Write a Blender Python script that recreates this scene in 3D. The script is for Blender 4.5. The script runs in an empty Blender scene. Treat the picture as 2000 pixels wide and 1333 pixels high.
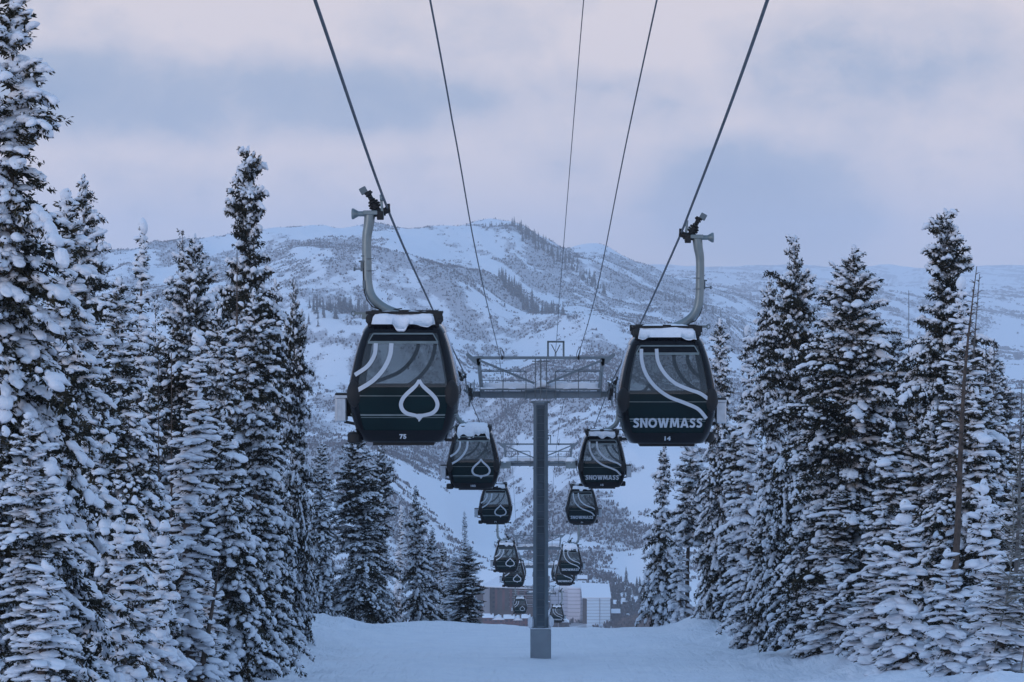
import bpy, bmesh, math, random
import numpy as np
from mathutils import Vector, Matrix

# ------------------------------------------------------------------ camera, sky, sun, exposure
scene = bpy.context.scene
COL = scene.collection
F = 5556.0          # focal length in photo pixels (photo is 2000 wide)
VX, HY = 1037.0, 560.0   # where the lift line's direction and eye level sit in the picture

cam_d = bpy.data.cameras.new('camera')
cam = bpy.data.objects.new('camera', cam_d)
COL.objects.link(cam)
cam.location = (0, 0, 0)
cam.rotation_euler = (math.radians(90), 0, 0)
cam_d.sensor_width = 36.0
cam_d.lens = 36.0 * F / 2000.0
cam_d.shift_x = -(VX - 1000.0) / 2000.0
cam_d.shift_y = (HY - 666.5) / 2000.0
cam_d.clip_start = 0.5
cam_d.clip_end = 60000.0
scene.camera = cam

SUN_EL, SUN_ROT = math.radians(11.0), math.radians(-138.0)   # low, behind and left of the camera
world = bpy.data.worlds.new("World")
scene.world = world
world.use_nodes = True
nt = world.node_tree
nt.nodes.clear()
def N(nt, t, **kw):
    n = nt.nodes.new(t)
    for k, v in kw.items():
        setattr(n, k, v)
    return n
def Lk(nt, a, b):
    nt.links.new(a, b)
def ramp(nt, fac, stops):
    r = N(nt, 'ShaderNodeValToRGB')
    e = r.color_ramp.elements
    while len(e) > 1:
        e.remove(e[-1])
    e[0].position = stops[0][0]; e[0].color = (*stops[0][1], 1) if len(stops[0][1]) == 3 else stops[0][1]
    for p, c in stops[1:]:
        q = e.new(p); q.color = (*c, 1) if len(c) == 3 else c
    Lk(nt, fac, r.inputs['Fac'])
    return r.outputs['Color']
def mth(nt, op, a, b=None, c=None):
    m = N(nt, 'ShaderNodeMath', operation=op)
    for i, v in enumerate((a, b, c)):
        if v is None: continue
        if isinstance(v, (int, float)): m.inputs[i].default_value = v
        else: Lk(nt, v, m.inputs[i])
    return m.outputs[0]
def mixc(nt, fac, a, b, bt='MIX'):
    m = N(nt, 'ShaderNodeMix', data_type='RGBA', blend_type=bt)
    if isinstance(fac, (int, float)): m.inputs[0].default_value = fac
    else: Lk(nt, fac, m.inputs[0])
    for i, v in ((6, a), (7, b)):
        if isinstance(v, tuple): m.inputs[i].default_value = (*v, 1) if len(v) == 3 else v
        else: Lk(nt, v, m.inputs[i])
    return m.outputs[2]

sky = N(nt, 'ShaderNodeTexSky', sky_type='NISHITA')
sky.sun_disc = False
sky.sun_elevation = SUN_EL
sky.sun_rotation = SUN_ROT
sky.altitude = 2600.0
sky.air_density = 1.4
sky.dust_density = 0.6
sky.ozone_density = 3.0
tc = N(nt, 'ShaderNodeTexCoord')
sep = N(nt, 'ShaderNodeSeparateXYZ'); Lk(nt, tc.outputs['Generated'], sep.inputs[0])
X, Y, Z = sep.outputs
# soft cloud deck: broad blobs stretched sideways, plus finer billows
def skynoise(sx, sz, scale, detail, off, rough=0.55, dist=0.0):
    c = N(nt, 'ShaderNodeCombineXYZ')
    Lk(nt, mth(nt, 'MULTIPLY_ADD', X, sx, off), c.inputs[0]); Lk(nt, mth(nt, 'MULTIPLY', Y, 1.0), c.inputs[1]); Lk(nt, mth(nt, 'MULTIPLY_ADD', Z, sz, off*.7), c.inputs[2])
    n = N(nt, 'ShaderNodeTexNoise'); n.inputs['Scale'].default_value = scale
    n.inputs['Detail'].default_value = detail; n.inputs['Roughness'].default_value = rough
    n.inputs['Distortion'].default_value = dist
    Lk(nt, c.outputs[0], n.inputs['Vector'])
    return n.outputs['Fac']
warp = skynoise(1.0, 1.6, 14.0, 3.0, 3.1)
n1 = skynoise(1.0, 1.9, 9.0, 4.0, 1.7, 0.5, 0.3)
n2 = skynoise(1.0, 1.5, 30.0, 5.0, 5.3, 0.55, 0.2)
def blob(cx, cz, rx, rz):
    """a soft cloud bank centred on a direction (tangents), its edge broken by the billows"""
    dx = mth(nt, 'MULTIPLY', mth(nt, 'SUBTRACT', X, cx), 1.0/rx)
    dz = mth(nt, 'MULTIPLY', mth(nt, 'SUBTRACT', Z, cz), 1.0/rz)
    dy = mth(nt, 'SUBTRACT', Y, 1.0)
    d = mth(nt, 'ADD', mth(nt, 'MULTIPLY', dx, dx), mth(nt, 'MULTIPLY', dz, dz))
    d = mth(nt, 'ADD', d, mth(nt, 'MULTIPLY', dy, dy))
    d = mth(nt, 'ADD', d, mth(nt, 'MULTIPLY', mth(nt, 'SUBTRACT', n2, 0.5), 2.6))
    d = mth(nt, 'ADD', d, mth(nt, 'MULTIPLY', mth(nt, 'SUBTRACT', warp, 0.5), 2.0))
    mr = N(nt, 'ShaderNodeMapRange', interpolation_type='SMOOTHSTEP')
    mr.inputs[1].default_value = 1.9; mr.inputs[2].default_value = -0.5
    mr.inputs[3].default_value = 0.0; mr.inputs[4].default_value = 1.0
    Lk(nt, d, mr.inputs[0])
    return mr.outputs[0]
PX = lambda p: (p - VX) / F
PZ = lambda p: (HY - p) / F
dark = None
for (cx, cy, rx, ry, w) in ((380, 190, 620, 90, .95), (1500, 420, 240, 130, 1.1), (1700, 120, 330, 120, .55), (900, 60, 200, 60, .35), (-200, 60, 250, 160, .2), (1250, 190, 160, 60, .4)):
    b = mth(nt, 'MULTIPLY', blob(PX(cx), PZ(cy), rx/F, ry/F), w)
    dark = b if dark is None else mth(nt, 'MAXIMUM', dark, b)
dark = mth(nt, 'ADD', mth(nt, 'MULTIPLY', dark, 0.85), mth(nt, 'MULTIPLY', mth(nt, 'SUBTRACT', n1, 0.5), 0.9))
dark = mth(nt, 'ADD', dark, mth(nt, 'MULTIPLY', mth(nt, 'SUBTRACT', n2, 0.5), 1.1))
n3 = skynoise(1.0, 1.3, 70.0, 5.0, 9.1, 0.6, 0.4)
dark = mth(nt, 'ADD', dark, mth(nt, 'MULTIPLY', mth(nt, 'SUBTRACT', n3, 0.5), 0.45))
cloud = ramp(nt, dark, [(0.0, (0.75, 0.69, 0.73)), (0.28, (0.61, 0.60, 0.685)), (0.52, (0.42, 0.48, 0.62)), (0.9, (0.32, 0.405, 0.575))])
# low band of thicker, pinker mist
low = N(nt, 'ShaderNodeMapRange', interpolation_type='SMOOTHSTEP')
low.inputs[1].default_value = -0.01; low.inputs[2].default_value = 0.06
low.inputs[3].default_value = 0.6; low.inputs[4].default_value = 0.0
Lk(nt, Z, low.inputs[0])
cloud = mixc(nt, low.outputs[0], cloud, (0.70, 0.645, 0.70))
# higher up the deck turns to the cold blue of dusk
hi = N(nt, 'ShaderNodeMapRange', interpolation_type='SMOOTHSTEP')
hi.inputs[1].default_value = 0.10; hi.inputs[2].default_value = 0.26
Lk(nt, Z, hi.inputs[0])
cloud = mixc(nt, hi.outputs[0], cloud, (0.45, 0.71, 1.16))
# cloud deck thins overhead and lets the blue dusk sky through
cover = N(nt, 'ShaderNodeMapRange', interpolation_type='SMOOTHSTEP')
cover.inputs[1].default_value = 0.11; cover.inputs[2].default_value = 0.55
cover.inputs[3].default_value = 1.0; cover.inputs[4].default_value = 0.60
Lk(nt, Z, cover.inputs[0])
bg1 = N(nt, 'ShaderNodeBackground'); Lk(nt, sky.outputs[0], bg1.inputs[0]); bg1.inputs[1].default_value = 0.12
bg2 = N(nt, 'ShaderNodeBackground'); Lk(nt, cloud, bg2.inputs[0]); bg2.inputs[1].default_value = 0.92
mx = N(nt, 'ShaderNodeMixShader')
Lk(nt, cover.outputs[0], mx.inputs[0]); Lk(nt, bg1.outputs[0], mx.inputs[1]); Lk(nt, bg2.outputs[0], mx.inputs[2])
wo = N(nt, 'ShaderNodeOutputWorld'); Lk(nt, mx.outputs[0], wo.inputs[0])

sun_d = bpy.data.lights.new('sun', 'SUN')
sun_d.energy = 0.5
sun_d.angle = math.radians(14)
sun_d.color = (1.0, 0.88, 0.88)
sun = bpy.data.objects.new('sun', sun_d)
COL.objects.link(sun)
# direction the light comes FROM, from the same two angles as the sky
sdir = Vector((math.sin(SUN_ROT) * math.cos(SUN_EL), math.cos(SUN_ROT) * math.cos(SUN_EL), math.sin(SUN_EL)))
sun.rotation_euler = sdir.to_track_quat('Z', 'Y').to_euler()

scene.view_settings.view_transform = 'Standard'
scene.view_settings.look = 'None'
scene.view_settings.gamma = 1.0
scene.view_settings.use_curve_mapping = False
scene.view_settings.exposure = 0.11
scene.render.engine = 'CYCLES'
scene.cycles.use_denoising = True
scene.cycles.max_bounces = 8
scene.cycles.diffuse_bounces = 3
scene.cycles.glossy_bounces = 3
scene.cycles.transmission_bounces = 4
scene.cycles.transparent_max_bounces = 16
scene.cycles.volume_bounces = 4
scene.cycles.caustics_reflective = False
scene.cycles.caustics_refractive = False

# ------------------------------------------------------------------ helpers
def P(px, py, D):
    return ((px - VX) / F * D, D, (HY - py) / F * D)
def tag(o, label=None, cat=None, group=None, kind=None):
    if label: o['label'] = label
    if cat: o['category'] = cat
    if group: o['group'] = group
    if kind: o['kind'] = kind
    return o
def empty(name, loc=(0, 0, 0), rz=0.0):
    o = bpy.data.objects.new(name, None)
    COL.objects.link(o)
    o.location = loc
    o.rotation_euler = (0, 0, rz)
    o.empty_display_size = 0.2
    return o
def mesh_np(name, V, tris=None, quads=None, smooth=True):
    me = bpy.data.meshes.new(name)
    V = np.asarray(V, dtype=np.float32)
    me.vertices.add(len(V))
    me.vertices.foreach_set('co', V.ravel())
    nt_ = 0 if tris is None else len(tris)
    nq = 0 if quads is None else len(quads)
    loops = []
    if nt_: loops.append(np.asarray(tris, dtype=np.int32).ravel())
    if nq: loops.append(np.asarray(quads, dtype=np.int32).ravel())
    loops = np.concatenate(loops)
    me.loops.add(len(loops))
    me.loops.foreach_set('vertex_index', loops)
    me.polygons.add(nt_ + nq)
    starts = np.concatenate([np.arange(nt_) * 3, nt_ * 3 + np.arange(nq) * 4]).astype(np.int32)
    me.polygons.foreach_set('loop_start', starts)
    me.polygons.foreach_set('use_smooth', np.full(nt_ + nq, smooth, dtype=bool))
    me.update(calc_edges=True)
    return me
def link_mesh(name, me, mat=None, parent=None, loc=None):
    o = bpy.data.objects.new(name, me)
    if mat is not None and not me.materials:
        me.materials.append(mat)
    COL.objects.link(o)
    if parent is not None: o.parent = parent
    if loc is not None: o.location = loc
    return o
def copy_tree(o, parent=None):
    c = o.copy()
    COL.objects.link(c)
    c.parent = parent
    for ch in [k for k in CHILDREN.get(o.name, [])]:
        copy_tree(bpy.data.objects[ch], c)
    return c
CHILDREN = {}
def freeze_children(root):
    """remember the children of a prototype once, so copying is quick"""
    CHILDREN[root.name] = [c.name for c in root.children]
    for c in root.children: freeze_children(c)

class MB:
    """collects simple shapes into ONE mesh"""
    def __init__(s): s.v = []; s.f = []; s.n = 0
    def add(s, vs, fs):
        s.v.extend(vs); s.f.extend([tuple(i + s.n for i in f) for f in fs]); s.n += len(vs)
    def box(s, c, size, rot=None, bev=0.0):
        hx, hy, hz = size[0]/2, size[1]/2, size[2]/2
        M = rot.to_matrix() if rot is not None else Matrix.Identity(3)
        if bev <= 0:
            pts = [(-hx,-hy,-hz),(hx,-hy,-hz),(hx,hy,-hz),(-hx,hy,-hz),(-hx,-hy,hz),(hx,-hy,hz),(hx,hy,hz),(-hx,hy,hz)]
            fs = [(0,3,2,1),(4,5,6,7),(0,1,5,4),(1,2,6,5),(2,3,7,6),(3,0,4,7)]
        else:
            b = bev; pts = []; fs = []
            for sz in (-1, 1):
                for inset, zz in (((b, hz), (0, hz - b)) if sz > 0 else ((b, hz), (0, hz - b))):
                    ring = []
                    for (sx, sy) in ((-1,-1),(1,-1),(1,1),(-1,1)):
                        x, y = sx*(hx-inset), sy*(hy-inset)
                        # two points per corner
                        if (sx, sy) in ((-1,-1),(1,1)):
                            ring += [(sx*(hx-inset), sy*(hy-inset-b), sz*zz), (sx*(hx-inset-b), sy*(hy-inset), sz*zz)]
                        else:
                            ring += [(sx*(hx-inset-b), sy*(hy-inset), sz*zz), (sx*(hx-inset), sy*(hy-inset-b), sz*zz)]
                    pts += ring
            # rings: 0 bottom inset, 1 bottom outer, 2 top inset, 3 top outer
            R = [list(range(i*8, i*8+8)) for i in range(4)]
            fs.append(tuple(reversed(R[0]))); fs.append(tuple(R[2]))
            for a, b2 in ((R[0], R[1]), (R[1], R[3]), (R[3], R[2])):
                for i in range(8):
                    j = (i+1) % 8
                    fs.append((a[i], a[j], b2[j], b2[i]))
        cc = Vector(c)
        s.add([tuple(cc + M @ Vector(p)) for p in pts], fs)
        return s
    def bar(s, a, b, w, h=None):
        """rectangular bar from a to b"""
        a, b = Vector(a), Vector(b); d = b - a
        h = w if h is None else h
        q = d.to_track_quat('Y', 'Z')
        s.box((a + b) / 2, (w, d.length, h), q.to_euler().to_quaternion())
        return s
    def tube(s, pts, r, n=8, cap=True):
        pts = [Vector(p) for p in pts]
        m = len(pts); rr = r if isinstance(r, (list, tuple)) else [r] * m
        vs = []; fs = []
        prev = None
        for i, p in enumerate(pts):
            d = (pts[min(i+1, m-1)] - pts[max(i-1, 0)]).normalized()
            if prev is None:
                u = d.orthogonal().normalized()
            else:
                u = (prev - d * prev.dot(d)).normalized()
            prev = u; w = d.cross(u)
            for k in range(n):
                a = 2*math.pi*k/n
                vs.append(tuple(p + (u*math.cos(a) + w*math.sin(a)) * rr[i]))
        for i in range(m-1):
            for k in range(n):
                k2 = (k+1) % n
                fs.append((i*n+k, i*n+k2, (i+1)*n+k2, (i+1)*n+k))
        if cap:
            fs.append(tuple(reversed(range(n)))); fs.append(tuple((m-1)*n + k for k in range(n)))
        s.add(vs, fs); return s
    def cyl(s, a, b, r, n=16): return s.tube([a, b], r, n)
    def build(s, name, mat, parent=None, smooth=None, angle=35):
        me = bpy.data.meshes.new(name)
        me.from_pydata([tuple(p) for p in s.v], [], s.f)
        me.update()
        if smooth is not False:
            me.polygons.foreach_set('use_smooth', [True]*len(me.polygons))
            me.set_sharp_from_angle(angle=math.radians(angle))
        return link_mesh(name, me, mat, parent)

# fast value noise in numpy
_rt = np.random.RandomState(7).rand(256, 256).astype(np.float32)
def vnoise(x, y, seed=0):
    x = np.asarray(x, dtype=np.float64) + seed * 17.31; y = np.asarray(y, dtype=np.float64) + seed * 9.77
    xi = np.floor(x).astype(np.int64); yi = np.floor(y).astype(np.int64)
    fx = x - xi; fy = y - yi
    fx = fx*fx*(3-2*fx); fy = fy*fy*(3-2*fy)
    a = _rt[xi & 255, yi & 255]; b = _rt[(xi+1) & 255, yi & 255]
    c = _rt[xi & 255, (yi+1) & 255]; d = _rt[(xi+1) & 255, (yi+1) & 255]
    return (a*(1-fx)+b*fx)*(1-fy) + (c*(1-fx)+d*fx)*fy
def fbm(x, y, oct=4, seed=0, gain=0.5):
    s = 0; a = 1; t = 0
    for o in range(oct):
        s = s + a * vnoise(x * 2**o, y * 2**o, seed + o * 3); t += a; a *= gain
    return s / t      # 0..1
def ridged(x, y, oct=3, seed=0):
    s = 0; a = 1; t = 0
    for o in range(oct):
        s = s + a * (1 - np.abs(2*vnoise(x * 2**o, y * 2**o, seed + o*5) - 1)); t += a; a *= 0.5
    return s / t
def sstep(a, b, x):
    t = np.clip((x - a) / (b - a), 0, 1); return t*t*(3-2*t)

# ------------------------------------------------------------------ materials
def mat_new(name):
    m = bpy.data.materials.new(name); m.use_nodes = True
    t = m.node_tree; b = t.nodes['Principled BSDF']
    return m, t, b
def setp(b, **kw):
    for k, v in kw.items():
        k = k.replace('_', ' ')
        if isinstance(v, tuple) and len(v) == 3: v = (*v, 1)
        b.inputs[k].default_value = v
def tnoise(t, scale, detail=3, rough=.5, coord='Object', vec=None, dist=0):
    n = N(t, 'ShaderNodeTexNoise'); n.inputs['Scale'].default_value = scale
    n.inputs['Detail'].default_value = detail; n.inputs['Roughness'].default_value = rough
    n.inputs['Distortion'].default_value = dist
    if vec is None:
        c = N(t, 'ShaderNodeTexCoord'); vec = c.outputs[coord]
    Lk(t, vec, n.inputs['Vector'])
    return n.outputs['Fac']
def bump(t, b, h, strength=.3, dist=.05):
    n = N(t, 'ShaderNodeBump'); n.inputs['Strength'].default_value = strength; n.inputs['Distance'].default_value = dist
    Lk(t, h, n.inputs['Height']); Lk(t, n.outputs[0], b.inputs['Normal'])
    return n
def simple(name, col, rough=.5, metal=0.0, var=.15, scale=6, bmp=0.0, coat=0.0):
    m, t, b = mat_new(name)
    setp(b, Roughness=rough, Metallic=metal)
    n = tnoise(t, scale, 4)
    lo = tuple(c*(1-var) for c in col); hi = tuple(min(1, c*(1+var)) for c in col)
    Lk(t, ramp(t, n, [(0.3, lo), (0.7, hi)]), b.inputs['Base Color'])
    if coat: b.inputs['Coat Weight'].default_value = coat; b.inputs['Coat Roughness'].default_value = .06
    if bmp: bump(t, b, tnoise(t, scale*4, 3), bmp, .02)
    return m
M = {}
SNOW = (0.80, 0.83, 0.88)
def snow_mat(name, scale, strength, dist):
    m, t, b = mat_new(name)
    setp(b, Roughness=.65)
    b.inputs['Specular IOR Level'].default_value = .25
    n = tnoise(t, scale, 4, .55)
    Lk(t, ramp(t, n, [(0.3, (0.76, 0.79, 0.85)), (0.7, (0.84, 0.86, 0.90))]), b.inputs['Base Color'])
    bump(t, b, tnoise(t, scale*2.3, 4, .6), strength, dist)
    return m
M['snow_soft'] = snow_mat('fresh_snow', 3.0, .5, .08)
M['snow_tree'] = snow_mat('bough_snow', 6.0, .6, .06)
# needles: olive brown with per-clump variety
m, t, b = mat_new('spruce_needles')
setp(b, Roughness=.75); b.inputs['Specular IOR Level'].default_value = .2
n = tnoise(t, 1.6, 3, .6)
Lk(t, ramp(t, n, [(0.28, (0.007, 0.010, 0.008)), (0.54, (0.024, 0.023, 0.013)), (0.78, (0.100, 0.074, 0.036))]), b.inputs['Base Color'])
M['needles'] = m
m, t, b = mat_new('spruce_bark')
setp(b, Roughness=.85)
n = tnoise(t, 5, 5, .6)
Lk(t, ramp(t, n, [(0.3, (0.035, 0.026, 0.022)), (0.7, (0.12, 0.085, 0.065))]), b.inputs['Base Color'])
bump(t, b, tnoise(t, 12, 4), .6, .05)
M['bark'] = m
M['grey_bark'] = simple('weathered_bark', (0.10, 0.09, 0.085), .85, 0, .4, 3, .5)
M['aspen_bark'] = simple('aspen_bark', (0.16, 0.155, 0.14), .8, 0, .35, 4, .3)
M['galv'] = simple('galvanised_steel', (0.20, 0.24, 0.25), .42, .55, .18, 2.2, .12)
M['galv_dark'] = simple('weathered_steel', (0.12, 0.145, 0.16), .5, .45, .22, 1.6, .15)
M['tower'] = simple('tower_paint', (0.17, 0.21, 0.24), .5, .3, .16, .8, .1)
M['dark_strip'] = simple('dark_frosted_strip', (0.055, 0.075, 0.095), .6, .1, .5, .9, .1)
M['concrete'] = simple('tower_base_coat', (0.25, 0.275, 0.30), .8, 0, .1, 1.5, .2)
M['shell'] = simple('gloss_black_shell', (0.003, 0.0035, 0.006), .12, 0, .3, 3, 0)
M['shell'].node_tree.nodes['Principled BSDF'].inputs['Specular IOR Level'].default_value = .22
M['rubber'] = simple('black_rubber', (0.006, 0.006, 0.007), .7, 0, .3, 6, .2)
M['panel'] = simple('dark_green_panel', (0.003, 0.013, 0.015), .25, 0, .25, 1.2, 0)
M['panel'].node_tree.nodes['Principled BSDF'].inputs['Specular IOR Level'].default_value = .15
M['decal'] = simple('white_decal', (0.46, 0.50, 0.55), .45, 0, .04, 3)
_t = M['decal'].node_tree; _b = _t.nodes['Principled BSDF']; _src = _b.inputs['Base Color'].links[0].from_socket
Lk(_t, mixc(_t, N(_t, 'ShaderNodeNewGeometry').outputs['Backfacing'], _src, (0.012, 0.022, 0.026)), _b.inputs['Base Color'])   # the vinyl is dark on its glued side
M['trim'] = simple('grey_trim', (0.16, 0.19, 0.19), .4, .4, .15, 5)
M['alu'] = simple('brushed_aluminium', (0.50, 0.54, 0.58), .35, .7, .12, 8)
M['seat'] = simple('dark_seat', (0.018, 0.02, 0.022), .7, 0, .2, 5)
M['cable'] = simple('steel_rope', (0.060, 0.066, 0.08), .5, .5, .25, 3)
m, t, b = mat_new('tinted_window'); t.nodes.remove(b)
tr = N(t, 'ShaderNodeBsdfTransparent'); tr.inputs[0].default_value = (0.60, 0.61, 0.60, 1)
gl = N(t, 'ShaderNodeBsdfGlossy'); gl.inputs['Roughness'].default_value = .04; gl.inputs[0].default_value = (.9, .95, 1, 1)
gr_ = N(t, 'ShaderNodeBsdfDiffuse'); gr_.inputs[0].default_value = (0.11, 0.12, 0.12, 1)   # frost and grime
fr = N(t, 'ShaderNodeFresnel'); fr.inputs[0].default_value = 1.5
m1 = N(t, 'ShaderNodeMixShader'); m1.inputs[0].default_value = .22
Lk(t, mth(t, 'MULTIPLY', tnoise(t, 2.0, 3), .45), m1.inputs[0])
Lk(t, tr.outputs[0], m1.inputs[1]); Lk(t, gr_.outputs[0], m1.inputs[2])
m2 = N(t, 'ShaderNodeMixShader'); Lk(t, fr.outputs[0], m2.inputs[0]); Lk(t, m1.outputs[0], m2.inputs[1]); Lk(t, gl.outputs[0], m2.inputs[2])
Lk(t, m2.outputs[0], t.nodes['Material Output'].inputs[0])
M['glass'] = m
# ------------------------------------------------------------------ the ground: one sheet from the camera's feet to the far range
NEAR = [(0,-1.8),(40,-6.6),(80,-11.5),(100,-13.8),(116,-15.15),(135,-16.95),(155,-18.7),(168,-20.2),(178,-22.0),(192,-25.2),(215,-31),(300,-50),(420,-70),(700,-122),(1000,-163),(1450,-200)]
KX = np.array([-3000, 0, 200, 400, 560, 640, 760, 860, 940, 1000, 1060, 1110, 1160, 1220, 1300, 1400, 1500, 1620, 1750, 1900, 2050, 4500.])
FAR = [  # distance, picture height of that strip of ground at each KX (in photo pixels)
 (1620, [1262]*13 + [1250, 1232, 1225, 1220, 1215, 1205, 1195, 1190, 1190]),
 (1700, [1245]*12 + [1240, 1222, 1202, 1196, 1200, 1200, 1200, 1195, 1190, 1190]),
 (1790, [1218]*12 + [1218, 1212, 1204, 1202, 1200, 1198, 1198, 1195, 1190, 1190]),
 (1950, [1150,1150,1150,1155,1160,1165,1180,1195,1190,1178,1178,1178,1178,1180,1165,1150,1140,1130,1120,1110,1100,1100]),
 (2200, [980,980,985,990,1000,1010,1040,1085,1100,1100,1095,1085,1085,1090,1060,1040,1020,1000,990,980,975,975]),
 (2500, [880,880,885,890,900,905,925,985,1030,1015,985,965,950,945,930,915,905,900,895,890,885,885]),
 (2800, [800,800,805,810,825,835,865,905,920,880,850,830,815,815,825,830,830,835,835,830,828,828]),
 (3100, [720,720,725,728,735,735,770,830,840,800,760,745,730,735,760,780,790,795,795,785,780,780]),
 (3350, [640,640,628,612,598,597,625,700,750,735,700,690,675,690,720,745,765,778,778,765,755,755]),
 (3550, [660,660,640,622,608,606,630,680,700,690,665,650,645,660,690,720,750,768,770,758,745,745]),
 (3850, [620,620,600,575,540,512,500,515,560,600,610,615,625,640,655,690,735,762,765,755,742,742]),
 (4100, [625,625,600,570,535,510,506,520,530,560,590,600,610,620,630,670,720,758,762,752,740,740]),
 (4500, [550,550,520,500,480,476,470,468,476,480,505,530,552,585,612,640,705,750,755,748,738,738]),
 (4750, [530,520,495,470,458,461,450,441,438,440,470,499,520,548,583,608,680,740,750,744,735,735]),
 (5000, [540,530,505,480,465,465,455,446,445,452,490,515,530,552,585,606,655,728,742,738,732,732]),
 (5600, [560,550,530,510,500,500,500,500,505,520,535,510,500,522,560,600,632,690,725,728,725,725]),
 (6000, [560,550,530,510,505,505,505,505,510,525,530,497,489,512,545,575,612,655,705,715,718,718]),
 (6500, [570,560,540,525,520,520,520,520,525,535,535,510,505,525,555,588,625,660,695,705,708,708]),
 (7300, [575,565,555,550,550,550,550,550,550,555,560,555,560,580,600,615,635,650,672,688,695,695]),
 (8200, [560,555,555,560,560,560,560,560,560,560,565,565,565,575,585,595,600,605,625,668,680,680]),
 (9000, [550,550,550,555,560,560,560,560,560,560,560,560,560,565,562,566,580,560,572,612,640,650]),
 (9800, [545,545,548,550,555,555,555,555,555,555,555,555,555,560,568,572,585,575,566,600,615,610]),
 (11000,[530,530,535,540,545,545,545,545,545,545,548,548,550,552,552,558,562,566,568,572,580,580]),
 (12500,[500,505,510,520,525,525,525,525,525,525,525,525,525,525,536,530,533,544,549,540,556,560]),
 (14500,[520]*22),
]
_fd = np.array([f[0] for f in FAR]); _fp = np.array([f[1] for f in FAR], dtype=float)
_fz = (HY - _fp) / F * _fd[:, None]
_nd = np.array([n[0] for n in NEAR], dtype=float); _nz = np.array([n[1] for n in NEAR])
def pchip(x, xs, ys):
    """monotone cubic through (xs, ys[k]) ; ys (n,) or (n,m) with x (m,)"""
    x = np.clip(x, xs[0], xs[-1])
    h = np.diff(xs); dl = (ys[1:] - ys[:-1]) / (h if ys.ndim == 1 else h[:, None])
    d = np.zeros_like(ys)
    a, b = dl[:-1], dl[1:]
    ok = (a*b) > 0
    with np.errstate(divide='ignore', invalid='ignore'):
        hm = np.where(ok, 2*a*b/(a+b), 0)
    d[1:-1] = hm; d[0] = dl[0]; d[-1] = dl[-1]
    i = np.clip(np.searchsorted(xs, x, side='right') - 1, 0, len(xs)-2)
    t = (x - xs[i]) / h[i]
    if ys.ndim == 1:
        y0, y1, d0, d1 = ys[i], ys[i+1], d[i], d[i+1]
    else:
        j = np.arange(ys.shape[1])
        y0, y1, d0, d1 = ys[i, j], ys[i+1, j], d[i, j], d[i+1, j]
    hh = h[i]
    return (2*t**3-3*t**2+1)*y0 + (t**3-2*t**2+t)*hh*d0 + (-2*t**3+3*t**2)*y1 + (t**3-t**2)*hh*d1
_allx = np.concatenate([_nd, _fd])
def ground(X_, D_):
    X_ = np.atleast_1d(np.asarray(X_, dtype=float)); D_ = np.atleast_1d(np.asarray(D_, dtype=float))
    X_, D_ = np.broadcast_arrays(X_, D_)
    shp = X_.shape; X_ = X_.ravel(); D_ = D_.ravel()
    px = VX + X_ / np.maximum(D_, 60.0) * F
    # rows evaluated at each point's azimuth
    rows = np.empty((len(_allx), len(px)))
    rows[:len(_nd)] = _nz[:, None]
    pxc = np.clip(px, KX[0], KX[-1])
    for k in range(len(_fd)):
        rows[len(_nd)+k] = pchip(pxc, KX, _fz[k])
    z = pchip(D_, _allx, rows)
    # near slope: banks at both sides of the run, rolls and piled snow
    nearw = 1 - sstep(230, 420, D_)
    bank = np.maximum(0, np.abs(X_ - 0.3) - 9.2)
    bk = 0.15 * np.minimum(bank, 6) + 0.03 * np.maximum(bank - 6, 0)
    # path that slips into the trees on the left
    path = np.exp(-((X_ + 13.2 + (D_-175)*.08)/2.2)**2) * sstep(150, 185, D_)
    bk = bk * (1 - .6*path) + path * sstep(160, 200, D_) * 1.1
    moguls = (fbm(X_/3.2, D_/6.0, 3, 4) - .5) * (0.34 + 1.1*sstep(7, 12, np.abs(X_))) * 1.0
    moguls = moguls + (fbm(X_/.8, D_/2.2, 3, 14) - .5)*(.10+.30*sstep(6.5, 10, np.abs(X_)))
    rise = 0.95*np.exp(-((X_-9.4)/1.7)**2 - ((D_-152)/9)**2) + 0.55*np.exp(-((X_-13.0)/2.4)**2 - ((D_-112)/8)**2) + 0.7*np.exp(-((X_+10.8)/2.2)**2 - ((D_-140)/10)**2)
    rise = rise + 0.45*np.exp(-((X_+5.5)/4)**2 - ((D_-163)/7)**2)
    z = z + nearw * (bk + moguls + rise) * sstep(20, 60, D_)
    # far slopes: gullies and knolls
    fw = sstep(1950, 2500, D_) * (1 - .7*sstep(6500, 9000, D_))
    flat = sstep(1400, 1800, px) * 0.75
    g = (ridged(X_/430.0 + D_/2600.0, D_/900.0, 4, 11) - .6) * 46
    g2 = (fbm(X_/130.0, D_/170.0, 4, 23) - .5) * 30
    g4 = (fbm(X_/300., D_/420., 4, 61)-.5)*70*sstep(6600, 7600, D_)*sstep(1150, 1350, px)*(1-.8*sstep(1850, 1950, px))
    z = z + g4
    g3 = (ridged(X_/95.0 + D_/700., D_/260.0, 3, 31) - .6) * 13 * sstep(2000, 2400, D_)
    z = z + fw * (1 - flat) * (g*.9 + g2 + g3)
    z = z + sstep(9500, 11500, D_)*(fbm(X_/900., D_/1500., 4, 51)-.5)*120*(1-sstep(13000, 14400, D_))
    return z.reshape(shp)
def gz(x, d): return float(ground(x, d)[0])

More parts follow.
